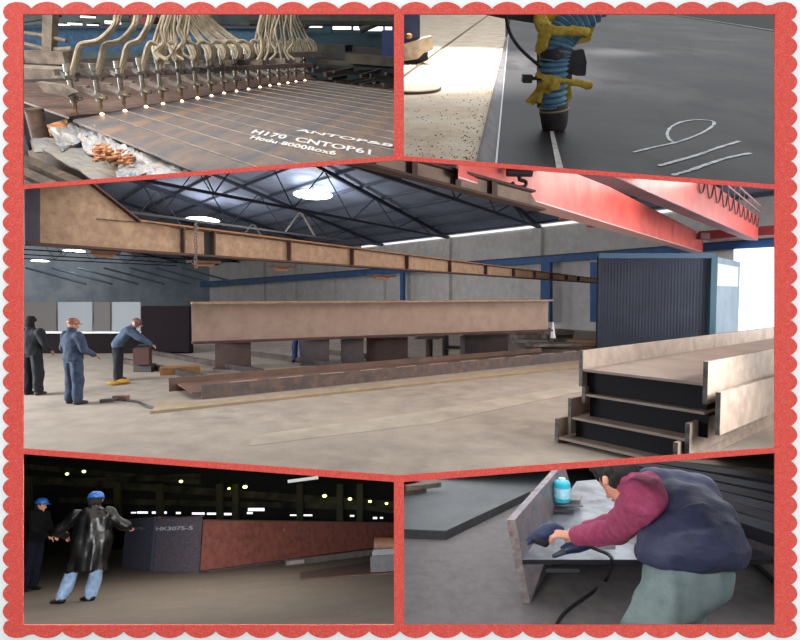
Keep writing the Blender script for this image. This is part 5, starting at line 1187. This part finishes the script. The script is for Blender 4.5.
# cutting hall: fill lights added out of view to brighten the bed
light('AREA', TL, (-3.2, 3.2, 3.4), (-1, 6, 0), 330, 3, 2.5, (1, .97, .92), name='hall_fill')
light('AREA', TL, (1.0, 6.5, 6.0), (0, 8, 0), 90, 3, 3, (.9, .95, 1), name='hall_fill')
# yard: sunlight falling on the concrete strip
p = TR.P(450, 62, 0)
light('SPOT', TR, (p.x + .5, p.y + .6, 3.2), tuple(p), 1900, .05, color=(1, .96, .9), spot=1.1, blend=.8, name='sun_patch')
p2 = TR.P(612, 52, 0); light('SPOT', TR, (p2.x + .1, p2.y + 1.0, 2.6), tuple(p2), 800, .25, color=(1, .98, .95), spot=.42, blend=1, name='sun_patch')
light('AREA', TR, (1.8, 3, 3.2), tuple(TR.P(600, 90, 0)), 10, 2, 2, (.95, .97, 1), name='yard_daylight')
# centre hall
light('AREA', C, (17, 16, 3.8), (0, 16, .5), 1300, 5, 4, (.92, .96, 1), name='gate_daylight')
light('AREA', C, (-16, 10, 4.5), (0, 22, 1.5), 3900, 8, 5, (.92, .96, 1), name='side_fill')  # side lights are added fill out of view, no such source known
light('AREA', C, (13, 9, 3.5), (0, 14, 1), 800, 5, 4, (1, .97, .92), name='side_fill')
for px, py, zz in ((313, 195, 7.7), (203, 220, 7.1)):
    q = C.P(px, py, zz) - V((0, 0, 1.2)); light('POINT', C, q, q + V((0, 0, -1)), 500, .3, name='hall_lamp_light')
light('AREA', BR, (5.6, 5.6, 2.0), (.9, 4.0, .1), 420, 1.6, 1.6, (.96, .98, 1), name='bay_fill')  # added fill light out of view, brightens the floor and background
# night hall and grinding bay: lamp strips on the back of the frame work as a camera flash
def strip(a, b, room_pt, e, c=(1, 1, 1), name='frame_lamp'):
    pa, pb = fp(*a, YF + .03), fp(*b, YF + .03); ld = bpy.data.lights.new(name, 'AREA'); ld.energy = e; ld.color = c; ld.shape = 'RECTANGLE'; ld.size = (pb - pa).length; ld.size_y = .004
    o = bpy.data.objects.new(name, ld); col.objects.link(o); x = (pb - pa).normalized(); z = V((0, -1, 0)); z = (z - z.dot(x) * x).normalized(); y = z.cross(x)
    o.matrix_world = Matrix.Translation((pa + pb) / 2) @ Matrix((x, y, z)).transposed().to_4x4()
light('AREA', BL, (-.6, 1.8, .5), (0, 8, .5), 12, .3, .2, name='flash_light') if False else None
strip((20, 470), (20, 615), 0, 500, name='flash_strip'); strip((396.6, 492), (396.6, 618), 0, 500, name='flash_strip')
strip((401.4, 492), (401.4, 618), 0, 26, name='flash_strip'); strip((779, 466), (779, 615), 0, 2, name='flash_strip')
world = bpy.data.worlds.new('World'); bpy.context.scene.world = world; world.use_nodes = True
bg = world.node_tree.nodes['Background']; bg.inputs['Color'].default_value = (.95, .98, 1, 1); bg.inputs['Strength'].default_value = 1.0

cam = bpy.data.cameras.new('camera'); cam.sensor_width = 36; cam.lens = F / 800 * 36; cam.clip_start = .05; cam.clip_end = 500
co = bpy.data.objects.new('camera', cam); col.objects.link(co); co.location = CAM; co.rotation_euler = (math.pi / 2, 0, 0)
def fill_panel(line, px, depth, sx, sy, e, c=(1, 1, 1), name='hidden_fill_light'):
    # added fill light, edge-on under a partition so the camera never sees it
    y = line[0][1] + (line[1][1] - line[0][1]) * (px - line[0][0]) / (line[1][0] - line[0][0]) + 1.4
    y2 = y + (line[1][1] - line[0][1]) / (line[1][0] - line[0][0]) * 100
    a = ray(px, y); b = ray(px + 100, y2); z = a.cross(b).normalized(); z = z if z.z > 0 else -z
    yy = a.normalized(); x = yy.cross(z)
    ld = bpy.data.lights.new(name, 'AREA'); ld.energy = e; ld.color = c; ld.shape = 'RECTANGLE'; ld.size = sx; ld.size_y = sy
    o = bpy.data.objects.new(name, ld); col.objects.link(o)
    o.matrix_world = Matrix.Translation(CAM + a * depth) @ Matrix((x, yy, z)).transposed().to_4x4()
fill_panel(RT, 590, 12, 4.5, 7, 430, (1, .97, .93))
fill_panel(LT, 230, 11, 4.5, 7, 240, (.96, .98, 1))
fill_panel(LB, 190, 11, 4.5, 6, 150, (1, .93, .84))
fill_panel(RB, 560, 3.9, 2.6, 2.6, 40, (.96, .98, 1))
sc = bpy.context.scene; sc.camera = co
sc.view_settings.view_transform = 'Standard'; sc.view_settings.look = 'None'; sc.view_settings.gamma = 1; sc.view_settings.exposure = 0
